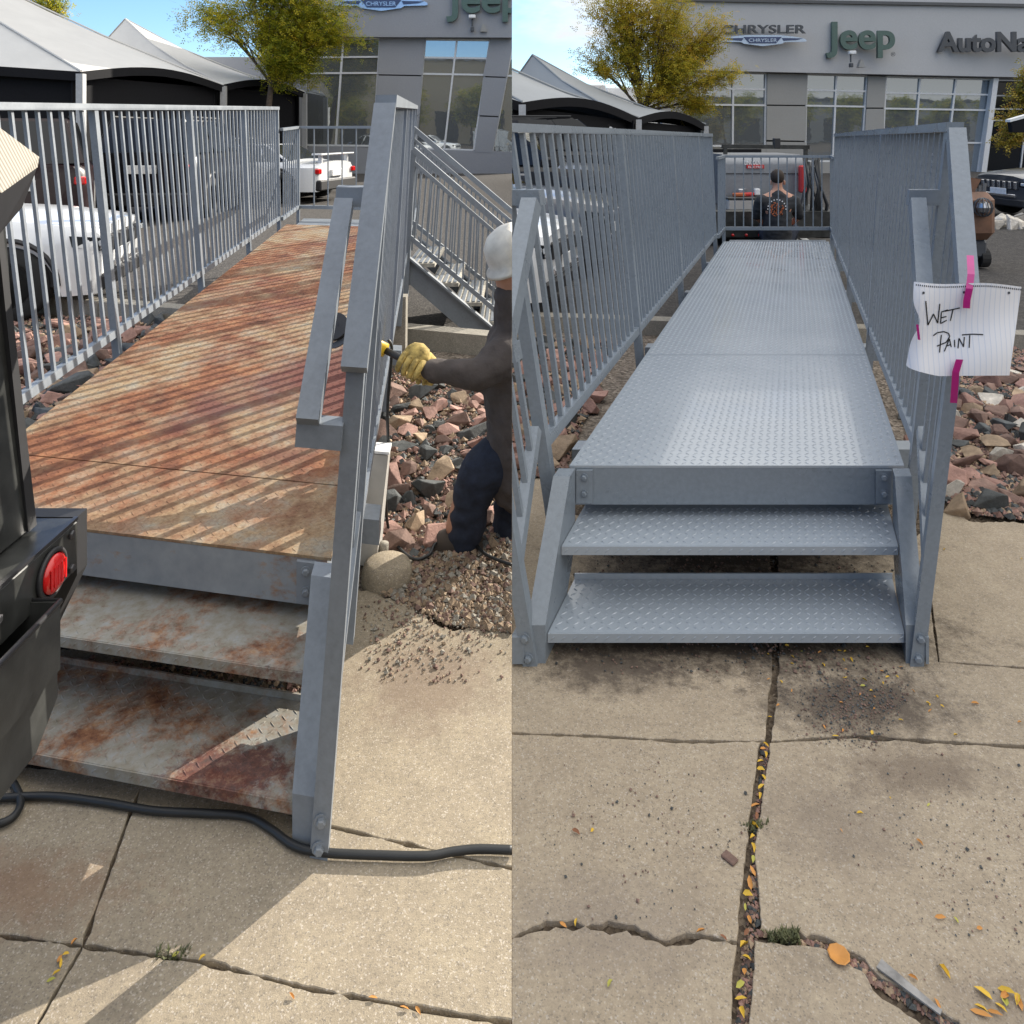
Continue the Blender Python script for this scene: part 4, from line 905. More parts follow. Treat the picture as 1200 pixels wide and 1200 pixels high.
sp_ = car('white sports coupe with red tail lamp beyond the end of the rusty deck', 'car', (-6.25,18.6,0), R(164), paint=P_white, kind='car', H=1.32, hood=.93, wr=.35, L=4.5, rim=M_rim)
MB().bev(-2.28,-2.02,-.78,.78,1.08,1.12,.015).build('spoiler', P_white, sp_, local=True)
for s in (-1,1): MB().bev(-2.2,-2.1,s*.6-.03,s*.6+.03,.9,1.09,.01).build('spoiler_stay', P_white, sp_, local=True)
def box_truck(x, y, rz, label, L=7, cat='truck', base=1.2):
    t = thing('box_truck', label, cat, (x, y, base), rz, 'white delivery vehicles across the lot')
    MB().bev(-L/2, L/2-1.9, -1.1, 1.1, .75, 2.9, .06).build('cargo_box', M_white, t, local=True)
    b = bmesh.new(); pr = [(L/2-1.85,.5),(L/2,.5),(L/2,1.2),(L/2-.5,1.35),(L/2-.95,2.2),(L/2-1.85,2.2)]
    MB().prism([(a, -.95, c) for a, c in pr], (0,1.9,0)).build('cab', M_white, t, local=True); b.free()
    for s in (-1,1): MB().prism([(L/2-1.6,s*.955,1.4),(L/2-.75,s*.955,1.4),(L/2-1.05,s*.955,2.05),(L/2-1.6,s*.955,2.05)], (0,s*.01,0)).build('window', M_cglass, t, local=True)
    MB().prism([(L/2-.515,-.8,1.40),(L/2-.515,.8,1.40),(L/2-.90,.8,2.1),(L/2-.90,-.8,2.1)], (.012,0,.006)).build('windshield', M_cglass, t, local=True)
    MB().box(-L/2, L/2-.2, -.9, .9, .45, .6).build('chassis', M_blackp, t, local=True)
    tm, rm_ = tyre_mesh(.42,.26), rim_mesh(.42,.26)
    for cx in (L/2-.95, -L/2+1.4):
        for s in (-1,1): o = link('wheel', tm, M_tyre, t); o.location = (cx, s*.95, .42); o.rotation_euler = (0,0,0 if s > 0 else math.pi); link('rim', rm_, M_rims, o)
    return t
box_truck(-22.5,40,R(175),'white box truck parked left of the yellow marker', 8); box_truck(-15.5,41.5,R(4),'white box truck parked behind the black SUV', 7)
CUR = CR
CUR = CL
tag(MB().bev(*(lambda p: (p.x-.12,p.x+.12,p.y-.12,p.y+.12,1.15,p.z))(px(132,143,38)), .03).build('marker_post', M_yel), 'small yellow marker post by the far white trucks', 'marker')
CUR = CR
car('white SUV nose nearest to the railing of the painted walkway', 'suv', (-1.25,7.5,0), R(-19), scale=.78, wr=.40)
car('dark grey SUV with chrome grille behind the white SUV nose', 'suv', (-.65,9.6,0), R(-15), scale=.82, paint=P_grey, rim=M_rims)
car('black SUV third in the row behind the painted railing', 'suv', (.1,12.9,0), R(-12), scale=.95, paint=P_black)
car('black pickup like SUV fourth in the row behind the railing', 'suv', (1.2,16.5,0), R(10), paint=P_black, H=1.9, hood=1.22)
car('silver car furthest in the row behind the painted railing', 'suv', (2.6,21,0), R(8), paint=P_silver)
car('dark grey SUV parked at the right by the dealership entrance', 'suv', (11.1,14.6,0), R(184), scale=.82, paint=P_grey, rim=M_rims, wr=.40)
box_truck(3.2,41,R(6),'white box truck far beyond the painted railing',7); box_truck(8.6,44,R(6),'second white box truck just left of the red sign',7)
s_ = thing('lot_sign', 'small red and white sign on a post beyond the railing', 'sign', px(685,195,34)); s_.location.z = 1.15
MB().bev(*(lambda p: (p.x-.28,p.x+.28,p.y-.03,p.y+.03,p.z-.38,p.z+.38))(px(686,181,34)), .01).build('sign_board', M_redp, s_); MB().bev(*(lambda p: (p.x-.22,p.x+.22,p.y-.05,p.y-.035,p.z-.12,p.z+.02))(px(686,180,34)), .005).build('white_band', M_white, s_)
MB().tube([px(686,186,34), Vector((px(686,186,34).x,34,1.15))], .03).build('post', M_gsign, s_)
# service truck behind the end railing, with the welder and the tool box on it
tk = thing('service_truck', 'black flatbed service truck parked behind the end railing', 'truck', (3.6,11.2,0))
MB().box(2.35,4.55,10.95,13.6,.42,.50).build('bed', M_black, tk); MB().bev(2.35,4.55,10.85,10.948,.10,.50,.02).build('rear_bumper', M_black, tk)
MB().box(2.45,4.45,13.7,15.6,.5,1.3).build('cab', P_black, tk); MB().box(2.4,4.5,11,13.5,.28,.415).build('chassis', M_blackp, tk)
for s in (2.5,4.3):
    MB().lathe([(.22,-.12),(.38,-.12),(.38,.12),(.22,.12)], (s,12.2,.30), 20, Matrix.Rotation(R(90),3,'Y')).build('wheel', M_tyre, tk)
for x in (858.5,874.5,890): MB().lathe([(.02,0),(.02,.02),(.012,.028)], px(x,275.5,10.84), 12, Matrix.Rotation(R(90),3,'X')).build('marker_light', M_red, tk)
MB().beam(px(846,171.5,11.6), px(948,172.5,11.6), .06,.06).build('ladder_rack', M_black, tk)
for x in (850,944): MB().beam(px(x,172,11.6), px(x,262,11.6), .05).build('rack_post', M_black, tk)
MB().bev(*(lambda p: (p.x-.05,p.x+.05,p.y-.04,p.y+.04,p.z-.08,p.z+.08))(px(910,168,11.6)), .01).build('work_lamp', M_blackp, tk)
wd_ = thing('welder', 'grey covered engine welder with rounded bright top on the truck bed', 'welder', (3.7,11.4,.5))
x0, x1 = xf(849,11.35), xf(941,11.35); n = 10; pr = [(x, y) for x, y in ()]
prof = [(11.35,.505),(11.35,1.12)]+[(11.35+.16*(1-math.cos(a)), 1.12+.15*math.sin(a)) for a in [math.pi/2*k/6 for k in range(1,7)]]+[(12.5,1.27),(12.5,.505)]
smooth_by_angle(MB().prism([(x0, y, z) for y, z in prof], (x1-x0,0,0)).build('cover', M_wcover, wd_), 30)
MB().bev(x0+.01,x1-.01,11.335,11.348,.985,1.0,.002).build('seam_strip', M_gsign, wd_)
p = px(883,194,11.33)
lb = MB().bev(xf(875,11.33),xf(895.5,11.33),11.325,11.349,1.6-(197.5-HY)/F*11.33,1.6-(193.2-HY)/F*11.33,.002).build('red_label', M_redp, wd_)
text3d('LINCOLN', 'lettering', px(872.5,192.8,11.34), .06, 0, M_white, .002, .03, 18.5*11.34/F, parent=wd_); text3d('ELECTRIC', 'lettering', px(877,197,11.318), .033, 0, M_white, .001, .01, 17*11.32/F, parent=wd_)
tb_ = thing('tool_box', 'beige toolbox with tools on top at the left of the truck bed', 'toolbox', (2.9,11.1,.42))
MB().bev(xf(852.5,11.0),xf(884,11.0),10.97,11.3,.30+.14,.635,.02).build('box', M_box, tb_); MB().bev(xf(852,11.0),xf(884.5,11.0),10.96,11.32,.636,.67,.01).build('lid', M_black, tb_)
MB().beam(px(861,253,10.955), px(876,253.5,10.955), .02,.02).build('handle', M_blackp, tb_)
for i, (x, y, c, lb_) in enumerate([(866,239,M_orange,'orange tool lying on the toolbox'), (877,240,M_redp,'red clamp lying on the toolbox'), (870,232,M_rims,'silver canister behind the toolbox'), (886,230,M_white,'white case behind the toolbox')]):
    q = px(x,y,11.12+.08*i); q.z = .672; o = MB().bev(-.09,.09,-.04,.04,0,.05+.05*(i > 1),.012, Matrix.Translation(q) @ Matrix.Rotation(.5*i,4,'Z')).build('tool', c); tag(o, lb_, 'tool')
hz = thing('hose_reel', 'black hoses and cables hanging at the right side of the truck', 'hoses', (4.4,11.0,.42))
r = random.Random(5)
for i in range(12):
    x = 941+r.random()*20; MB().tube([px(x, 185+r.random()*15, 10.9), px(x+r.uniform(-3,6), 215, 10.8), px(x+r.uniform(-4,10), 240, 10.85), px(x+r.uniform(-2,10), 268, 10.95)], .018, 6).build('hose', M_cord if i % 3 else M_gsign, hz, True)
MB().bev(*(lambda p: (p.x-.05,p.x+.05,p.y,p.y+.1,p.z-.2,p.z+.2))(px(942,210,11.2)), .02).build('red_bottle', M_redp, hz)
st = MB()
for x in (930,943,956): st.hexa([gp(x,289,-.008)+Vector((a,b_,c)) for c in (-.0,.006) for a, b_ in ((-.05,0),(.05,0),(.25,1.2),(.15,1.2))])
tag(st.build('parking_stripe', M_white), kind='structure')
# brown machine right of the painted railing
bm_ = thing('paint_compressor', 'brown rusty wheeled machine with raised lid beside the painted railing', 'machine', (5.4,9.2,0))
MB().bev(xf(1118,9),xf(1165,9),8.9,9.6,.34,.90,.09).build('tank_body', M_brownm, bm_); MB().bev(xf(1135,9),xf(1158,9),9.0,9.4,.12,.335,.03).build('undercarriage', M_gsign, bm_)
for x in (1140,1156): MB().lathe([(.05,-.05),(.12,-.05),(.12,.05),(.05,.05)], (xf(x,9),9.1,.12), 16, Matrix.Rotation(R(90),3,'Y')).build('wheel', M_tyre, bm_)
MB().prism([px(1126,240,9), px(1137,208,9), px(1150,210,9), px(1132,244,9)], (0,.5,0)).build('lid', M_brownm, bm_)
mb = MB(); c = px(1152,243,8.85)
for k in range(6): a = math.pi*k/6; mb.tube([c+Vector((.10*math.cos(t)*math.cos(a), .10*math.cos(t)*math.sin(a), .11*math.sin(t))) for t in [2*math.pi*j/12 for j in range(13)]], .006, 5)
mb.build('lamp_cage', M_gsign, bm_); MB().lathe([(.02,-.07),(.06,-.05),(.075,0),(.06,.05),(.02,.07)], c, 12).build('lamp', M_rims, bm_)
for i in range(4): MB().tube([px(1136+i*5,236,9.05), px(1138+i*5,224-i*3,9.1)], .03, 8).build('fitting', M_gsign, bm_)
cn_ = thing('canopy', 'corner of a black canopy with white top at the right edge', 'canopy', (xf(1215,12),12,0))
MB().prism([px(1184,140,12), px(1225,128,12), px(1225,132,12), px(1184,143,12)], (0,.12,0)).build('canopy_top', M_white, cn_); MB().prism([px(1185,143.2,12.01), px(1225,131.2,12.01), px(1225,156,12.01), px(1187,155,12.01)], (0,.10,0)).build('canopy_side', M_tdark, cn_)
MB().beam(px(1212,150,12.6), Vector((xf(1212,12.6),12.6,0)), .06).build('post', M_tpost, cn_)
# ------------------------------------------------------------------ things around the rusty walkway
CUR = CL
ss = thing('side_staircase', 'grey steel side stairs going down to the right beyond the rusty deck', 'staircase', (-.85,6.1,0))
for z in (6.10, 7.02):
    k = 0 if z < 6.5 else .0
    a, b, c, d = [Vector((px(x,y,6.1).x, z, px(x,y,6.1).z)) for x, y in ((474,295),(590,392),(563,405),(474,328))]
    MB().prism([a,b,c,d], (0,.012,0)).build('stringer', M_old, ss); MB().prism([a, b, b+Vector((0,0,-.02)), a+Vector((0,0,-.02))], (0,-.05,0)).build('flange', M_old, ss)
for i in range(5):
    x = xf(476,6.1)+.19*i; h = .555-.155*i; t = MB().box(x, x+.225, 6.115, 7.01, h-.03, h).build('stair_tread', plain('pale_grating%d' % i, (.42,.39,.33), .8, var=.3, scale=25) if i == 0 else bpy.data.materials['pale_grating0'], ss)
    for j in range(5): MB().box(x+.012+j*.043, x+.036+j*.043, 6.13, 7.0, h+.001, h+.008).build('tread_bar', M_old, t)
for z, p0, p1, q0, q1, nb in ((6.07,(484,175),(602,277),(475,273),(602,382),9), (7.06,(484,150),(606,253),(476,254),(604,360),12)):
    A0, A1, B0, B1 = px(*p0,z), px(*p1,z), px(*q0,z), px(*q1,z)
    MB().beam(A0, A1, .05, .045).build('handrail', M_old, ss); MB().beam(A0-Vector((0,0,.10)), A1-Vector((0,0,.10)), .03, .03).build('rail', M_old, ss)
    MB().beam(B0, B1, .04, .035).build('bottom_rail', M_old, ss)
    for i in range(nb*2): MB().beam(B0.lerp(B1,(i+.5)/(nb*2)), A0.lerp(A1,(i+.5)/(nb*2))-Vector((0,0,.1)), .013).build('baluster', M_old, ss)
    MB().beam(B0-Vector((0,0,.5)), A0+Vector((0,0,.0)), .045).build('post', M_old, ss)
tag(MB().beam(gp(465,432,0)-Vector((0,0,.05)), px(466,346,F*1.6/277), .125, .10, Vector((0,1,0))).build('concrete_post', M_kerb), 'short pale concrete post behind the near handrail of the rusty walkway', 'post')
jb = thing('junction_box', 'tall narrow beige electrical enclosure standing right of the rusty steps', 'enclosure', gp(437,665))
zz = F*1.6/(664-HY); 
MB().hexa([px(421,662,zz), px(440,666,zz), px(446,655,zz+.10), px(427,652,zz+.10), px(434,532,zz), px(455,534,zz), px(458,524,zz+.10), px(437,523,zz+.10)]).build('housing', M_box, jb)
MB().hexa([px(433,531,zz-.004), px(456,533,zz-.004), px(459,522,zz+.105), px(436,521,zz+.105), px(433,528,zz-.004), px(456,530,zz-.004), px(459,519,zz+.105), px(436,518,zz+.105)]).build('lid', M_white, jb)
MB().tube([px(449,652,zz+.05), px(450,636,zz+.05)], .018, 10).build('conduit', M_kerb, jb, True)
fo = MB(); n = 18; c = gp(452,684)
pr = [(.095,-.05),(.09,.03),(.082,.055),(.066,.066),(.0,.07)]
tag(MB().lathe(pr[:4], c+Vector((-.0,.03,0)), 18).build('concrete_footing', M_conc, None, True), 'rough round concrete footing at the corner of the sidewalk', 'footing')
def cord(name, pts, r_, label, cat='cord', mat=None, n=8):
    P_ = [Vector(p) for p in pts]; out = []
    for i in range(len(P_)-1):
        p0, p1, p2, p3 = P_[max(i-1,0)], P_[i], P_[i+1], P_[min(i+2,len(P_)-1)]
        for k in range(8):
            t = k/8; out.append(.5*((2*p1)+(p2-p0)*t+(2*p0-5*p1+4*p2-p3)*t*t+(3*p1-p0-3*p2+p3)*t**3))
    out.append(P_[-1]); return tag(MB().tube(out, r_, n).build(name, mat or M_cord, None, True), label, cat)
g = lambda x, y: gp(x, y, .012)
cord('extension_cord', [g(-60,940),g(0,935),g(60,933),g(120,940),g(180,950),g(240,953),g(290,957),g(318,972),g(345,991),g(380,999),g(440,1002),g(500,1003),g(530,998),g(560,995),g(600,996)], .0085, 'black extension cord lying across the concrete in front of the rusty steps')
cord('cable_loop', [g(-30,890),g(0,905),g(16,918),g(24,938),g(20,952),g(8,962),g(-10,966),g(-40,960)], .0085, 'loop of black cable at the left edge below the lowest rusty step')
cord('cable', [px(455,398,2.9),px(459,408,2.9),px(457,440,2.9),px(454,480,2.92),px(455,530,2.95),px(452,580,2.95),gp(455,618,.03),gp(466,640,.02),gp(485,655,.02),gp(503,650,.02),gp(512,636,.03),gp(540,630,.02),gp(552,632,.02),gp(570,650,.02),gp(600,662,.02)], .006, 'thin black cable hanging from the grinder down over the rocks')
# ------------------------------------------------------------------ people
def skin_mesh(name, J, E, mat, parent, sub=2, root=0):
    me = bpy.data.meshes.new(name); keys = list(J); ix = {k: i for i, k in enumerate(keys)}
    me.from_pydata([Vector(J[k][0]) for k in keys], [(ix[a], ix[b]) for a, b in E], [])
    o = bpy.data.objects.new('tmp', me); sc.collection.objects.link(o); md = o.modifiers.new('s', 'SKIN')
    for i, k in enumerate(keys):
        r_ = J[k][1]; me.skin_vertices[0].data[i].radius = (r_, r_) if isinstance(r_, (int, float)) else r_; me.skin_vertices[0].data[i].use_root = (i == root)
    s_ = o.modifiers.new('u', 'SUBSURF'); s_.levels = sub; s_.render_levels = sub
    bpy.context.view_layer.update()
    m2 = bpy.data.meshes.new_from_object(o.evaluated_get(bpy.context.evaluated_depsgraph_get())); bpy.data.objects.remove(o)
    for v in m2.vertices: v.co += Vector((mnoise.noise(v.co*9), mnoise.noise(v.co*9+Vector((5,0,0))), mnoise.noise(v.co*9+Vector((0,5,0)))))*(.012 if mat in (M_hood, M_jean, M_shirt) else .001)
    m2.transform(Matrix.Translation(-parent.location)); m2.name = name; m2.shade_smooth(); m2.materials.clear(); return link(name, m2, mat, parent)
def cloth(name, chains, mat, parent, vox=.011, wrinkle=.010):
    """limbs and trunk as tapered chains fused into one continuous garment"""
    mb = MB()
    for pts, rs in chains:
        P_ = [Vector(p) for p in pts]; out = []; ro = []
        for i in range(len(P_)-1):
            for k in range(5): out.append(P_[i].lerp(P_[i+1], k/5)); ro.append(rs[i]+(rs[i+1]-rs[i])*k/5)
        out.append(P_[-1]); ro.append(rs[-1]); mb.tube(out, ro, 14)
        for p, r_ in zip(P_[:1] + P_[1:-1] + P_[-1:], rs):
            b = bmesh.new(); bmesh.ops.create_icosphere(b, subdivisions=2, radius=r_*.98); mb.bm(b, Matrix.Translation(p))
    me = mb.mesh(name); o = bpy.data.objects.new('tmp', me); sc.collection.objects.link(o)
    m = o.modifiers.new('r', 'REMESH'); m.mode = 'VOXEL'; m.voxel_size = vox; m2 = o.modifiers.new('s', 'SMOOTH'); m2.factor = .5; m2.iterations = 6
    bpy.context.view_layer.update(); r_ = bpy.data.meshes.new_from_object(o.evaluated_get(bpy.context.evaluated_depsgraph_get())); bpy.data.objects.remove(o)
    for v in r_.vertices:
        q = v.co; n = mnoise.noise(Vector((q.x*11, q.y*11, q.z*26)))*wrinkle + mnoise.noise(q*30)*wrinkle*.4; v.co = q+v.normal*n
    r_.transform(Matrix.Translation(-parent.location)); r_.name = name; r_.shade_smooth(); r_.materials.clear(); return link(name, r_, mat, parent)
def grip_hand(name, c, ax, out, s, mat, parent):
    """palm and five curled fingers closed round a handle through c along ax; 'out' points back to the wrist"""
    ax = ax.normalized(); out = (out-ax*out.dot(ax)).normalized(); up = ax.cross(out); mb = MB(); rr = .024*s
    M = Matrix((( *(),), )) if False else None
    b = bmesh.new(); bmesh.ops.create_icosphere(b, subdivisions=2, radius=1)
    T = Matrix((ax, out, up)).transposed().to_4x4()
    mb.bm(b, Matrix.Translation(c+out*.035*s+up*.010*s) @ T @ Matrix.Diagonal((.047*s, .048*s, .026*s, 1)))
    for i in range(4):
        o_ = c+ax*(-.033+.022*i)*s; ln = (.85,1,.95,.75)[i]; pts = []
        for k in range(7): a = -.3+k/6*4.2*ln; pts.append(o_+out*math.cos(a)*rr*1.25+up*(math.sin(a)*rr*1.25+.006))
        mb.tube(pts, [.0115*s,.0115*s,.011*s,.0105*s,.010*s,.0095*s,.007*s], 8)
    pts = [c+out*.045*s+ax*.04*s-up*.005, c+out*.02*s+ax*.055*s-up*.018*s, c+ax*.045*s-up*.03*s-out*.006, c+ax*.025*s-up*.031*s-out*.014]
    mb.tube(pts, [.015*s,.0135*s,.012*s,.008*s], 8)
    return mb.build(name, mat, parent, True)
wk = thing('person', 'bent over worker in charcoal hoodie, dark jeans and yellow gloves holding a grinder', 'person', (0,2.95,0))
c_ = px
skin_mesh('body', dict(pel=(c_(618,520,3.02),.12), sp=(c_(622,465,3.0),.12), ch=(c_(612,410,2.98),.13), nk=(c_(603,360,2.95),.05), hd=(c_(598,320,2.92),.07), ht=(c_(600,285,2.93),.08),
    s1=(c_(603,408,2.88),.055), e1=(c_(562,440,2.81),.04), w1=(c_(510,434,2.79),.028), s2=(c_(603,400,3.12),.055), e2=(c_(570,440,3.02),.04), w2=(c_(512,436,2.90),.028),
    k1=(c_(556,556,2.95),.055), a1=(c_(528,628,2.97),.035), k2=(c_(598,580,3.1),.055), a2=(c_(590,645,3.06),.035)),
    [('pel','sp'),('sp','ch'),('ch','nk'),('nk','hd'),('hd','ht'),('ch','s1'),('s1','e1'),('e1','w1'),('ch','s2'),('s2','e2'),('e2','w2'),('pel','k1'),('k1','a1'),('pel','k2'),('k2','a2')], M_skin, wk)
cloth('hoodie', [([c_(622,552,3.03), c_(620,500,3.01), c_(616,450,3.0), c_(610,408,2.98)], [.185,.165,.17,.15]), ([c_(610,405,2.97), c_(604,372,2.95), c_(602,345,2.94)], [.11,.085,.08]),
    ([c_(606,405,2.95), c_(592,418,2.88), c_(560,439,2.81), c_(535,436,2.80), c_(503,433,2.79)], [.095,.080,.058,.049,.040]), ([c_(608,400,3.02), c_(600,404,3.1), c_(572,441,3.02), c_(508,437,2.90)], [.10,.085,.058,.038])], M_hood, wk)
cloth('jeans', [([c_(622,540,3.03), c_(588,540,2.99), c_(560,556,2.95), c_(552,590,2.955), c_(545,625,2.965), c_(543,636,2.965)], [.15,.112,.084,.072,.066,.066]), ([c_(622,540,3.05), c_(608,560,3.09), c_(602,590,3.09), c_(595,640,3.07)], [.14,.10,.078,.066])], M_jean, wk)
for x, y, z in ((533,641,2.97),(586,655,3.05)):
    q = c_(x,y,z); b = bmesh.new(); bmesh.ops.create_icosphere(b, subdivisions=3, radius=1)
    for v in b.verts:
        if v.co.z < -.3: v.co.z = -.3
    MB().bm(b, Matrix.Translation(q) @ Matrix.Diagonal((.13,.055,.07,1))).build('boot', M_boot, wk, True)
hm = MB().lathe([(.135,-.012),(.132,.0),(.112,.010),(.109,.044),(.098,.087),(.07,.118),(.031,.133),(.001,.136)], (0,0,0), 28, Matrix.Rotation(R(-28),3,'Y') @ Matrix.Rotation(R(10),3,'X'))
hm.v = [v+c_(606,302,2.9) for v in hm.v]; hm.build('hard_hat', M_helmet, wk, True)
H0, H1 = c_(478,424,2.80), c_(400,384,2.86); ax = (H0-H1)
gr = thing('angle_grinder', 'yellow and black long handled grinder held over the deck edge by the worker', 'grinder', H1)
grip_hand('glove', c_(482,430,2.80), ax, Vector((1,0,-.05)), 1.12, M_glove, wk); grip_hand('glove', c_(492,438,2.90), ax, Vector((1,0,-.05)), 1.05, M_glove, wk)
MB().tube([H0+ax*.35, H0, H0-ax*.35], .013, 10).build('shaft', M_blackp, gr, True)
MB().tube([H0-ax*.33, H1+ax*.08], [.026,.024], 14).build('motor_body', M_yel, gr, True); MB().tube([H1+ax*.10, H1-ax*.02], [.03,.034], 14).build('gear_head', M_blackp, gr, True)
Mq = Vector((-.2,-.8,.55)).to_track_quat('Z','Y').to_matrix()
MB().lathe([(.01,-.006),(.058,-.006),(.058,.0),(.01,.0)], c_(392,390,2.84), 28, Mq).build('disc', M_gsign, gr); MB().lathe([(.02,.002),(.052,.004),(.052,.018),(.02,.02)], c_(394,384,2.85), 24, Mq).build('guard', M_blackp, gr)
MB().lathe([(.02,-.02),(.034,0),(.02,.022)], c_(390,393,2.84), 16, Mq).build('flange_cover', M_rims, gr)
# dark pickup tail at the left edge
fk = thing('utility_truck', 'tail of a black utility vehicle with red lamp and open bin at the left edge', 'truck', (-1.1,1.0,0))
tx = -.845
MB().bev(-1.7, tx, .35, 1.50, .745, .85, .008).build('rear_bumper', M_black, fk)
MB().prism([(tx-.005,1.501,.735),(tx-.005,1.501,.848),(tx-.4,1.501,.85),(tx-.4,1.501,.62),(tx-.06,1.501,.62)], (0,.035,0)).build('end_plate', M_blackp, fk)
MB().beam((tx+.0,.4,.852),(tx+.0,1.49,.852), .008,.006).build('bumper_edge', M_rim, fk)
c = Vector((tx+.001,1.405,.793)); Mx = Matrix.Rotation(R(90),3,'Y')
lp = MB().lathe([(.044,0),(.044,.006),(.037,.008),(.036,.002),(.036,.0)], c, 28, Mx).build('lamp_ring', M_blackp, fk, True); MB().lathe([(.034,.002),(.034,.009),(.028,.014),(.015,.0165)], c, 28, Mx).build('taillight', M_red, lp, True)
for (bx_, by_, bz_) in ((tx,.98,.80),(tx,1.12,.80),(tx,1.26,.80),(tx,1.47,.83),(tx,1.47,.765)):
    MB().lathe([(.009,0),(.009,.004),(.006,.006)], (bx_+.0005,by_,bz_), 6, Mx).build('bolt', M_rim, fk)
for k in range(5): MB().box(tx+.0165, tx+.018, 1.405-.026+k*.011, 1.405-.022+k*.011, .775, .811).build('lens_rib', M_red, lp)
# open bin: four walls and a floor
bx0, bx1, by0, by1, bz0, bz1 = -.905, -.795, .55, 1.352, .655, .775
wall = [(bx0,bx0+.005,by0,by1),(bx1-.005,bx1,by0,by1),(bx0+.005,bx1-.005,by0,by0+.005),(bx0+.005,bx1-.005,by1-.005,by1)]
mb = MB()
for a in wall: mb.box(*a, bz0, bz1)
mb.box(bx0+.006,bx1-.006,by0+.006,by1-.006,bz0,bz0+.005); bn = mb.build('storage_bin', M_black, fk)
MB().tube([(bx0,by1,bz1),(bx1,by1,bz1),(bx1,by0,bz1)], .005, 8).build('bin_rim', M_rim, bn, True)
MB().prism([(bx1-.03,.9,.652),(bx1-.03,1.36,.652),(bx1-.03,1.36,.60),(bx1-.03,1.30,.55),(bx1-.03,1.1,.55)], (.02,0,0)).build('bracket', M_black, fk)
zt = .856
MB().hexa([Vector((-1.6,.3,zt)),Vector((-.905,.3,zt)),Vector((-.905,1.435,zt)),Vector((-1.6,1.435,zt)),Vector((-1.6,.3,1.52)),Vector((-.93,.3,1.52)),Vector((-.93,1.40,1.52)),Vector((-1.6,1.40,1.52))]).build('body_side', M_black, fk)
MB().hexa([Vector((-.925,1.20,zt+.01)),Vector((-.901,1.20,zt+.01)),Vector((-.901,1.205,zt+.01)),Vector((-.925,1.205,zt+.01)),Vector((-.95,1.17,1.5)),Vector((-.925,1.17,1.5)),Vector((-.925,1.175,1.5)),Vector((-.95,1.175,1.5))]).build('panel_seam', M_blackp, fk)
MB().hexa([Vector((-.96,1.44,zt)),Vector((-.90,1.43,zt)),Vector((-.90,1.455,zt)),Vector((-.96,1.46,zt)),Vector((-.97,1.36,1.46)),Vector((-.915,1.36,1.46)),Vector((-.915,1.375,1.46)),Vector((-.97,1.375,1.46))]).build('corner_flap', M_blackp, fk)
def pr2(pts, z0, z1, name, mat): return MB().prism([px(x,y,z0) for x,y in pts], (0,z1-z0,0)).build(name, mat, fk)
fl = MB().hexa([px(-60,205,1.05),px(2,226,1.20),px(44,196,1.40),px(-40,190,1.5),px(-60,120,1.05),px(-1,149,1.20),px(46,184,1.40),px(-40,120,1.5)])
o = fl.build('canvas_cover', M_canvas, fk)
MB().hexa([px(-60,262,1.04),px(-2,276,1.19),px(26,243,1.375),px(-40,250,1.49),px(-60,208,1.05),px(1,228,1.20),px(43,198,1.395),px(-40,192,1.49)]).build('cover_lining', M_tdark, fk)
# ------------------------------------------------------------------ things around the painted walkway
CUR = CR
pn = thing('person', 'man with short dark hair in a black printed tee seated with his back turned', 'person', (3.6,10.3,0))
Z = 10.3
J = dict(pel=(c_(911,277,Z-.0),.15), sp=(c_(911,258,Z-.03),.14), ch=(c_(911,238,Z),.15), nk=(c_(911,222,Z+.03),.055), hd=(c_(911,213,Z+.05),.075), ht=(c_(911,204,Z+.04),.075),
    s1=(c_(893,233,Z),.065), e1=(c_(888,255,Z+.08),.048), w1=(c_(897,264,Z+.36),.033), s2=(c_(929,233,Z),.065), e2=(c_(935,255,Z+.08),.048), w2=(c_(925,264,Z+.36),.033),
    k1=(c_(896,268,Z+.42),.07), a1=(c_(898,290,Z+.55),.04), k2=(c_(928,268,Z+.42),.07), a2=(c_(926,290,Z+.55),.04))
Ed = [('pel','sp'),('sp','ch'),('ch','nk'),('nk','hd'),('hd','ht'),('ch','s1'),('s1','e1'),('e1','w1'),('ch','s2'),('s2','e2'),('e2','w2'),('pel','k1'),('k1','a1'),('pel','k2'),('k2','a2')]
skin_mesh('body', J, Ed, M_skin, pn)
cloth('tee_shirt', [([c_(911,284,Z), c_(911,262,Z-.02), c_(911,243,Z)], [.19,.185,.17]), ([c_(900,240,Z), c_(893,236,Z), c_(887,252,Z+.07)], [.12,.10,.075]), ([c_(922,240,Z), c_(929,236,Z), c_(936,252,Z+.07)], [.12,.10,.075]), ([c_(904,238,Z), c_(911,230,Z+.01), c_(918,238,Z)], [.11,.10,.11])], M_shirt, pn, .018)
cloth('trousers', [([c_(911,286,Z), c_(896,268,Z+.42), c_(898,290,Z+.55)], [.17,.10,.06]), ([c_(911,286,Z), c_(928,268,Z+.42), c_(926,290,Z+.55)], [.17,.10,.06])], M_jean, pn, .02)
b = bmesh.new(); bmesh.ops.create_icosphere(b, subdivisions=3, radius=1); MB().bm(b, Matrix.Translation(c_(911,207,Z+.035)) @ Matrix.Diagonal((.088,.10,.105,1))).build('hair', M_hair, pn, True)
for s in (-1,1): MB().bev(-.012,.012,-.02,.02,-.03,.03,.009, Matrix.Translation(c_(911+s*8,214,Z+.05))).build('ear', M_skin, pn, True)
mb = MB(); r = random.Random(3); cc = c_(910.5,245,Z-.205)
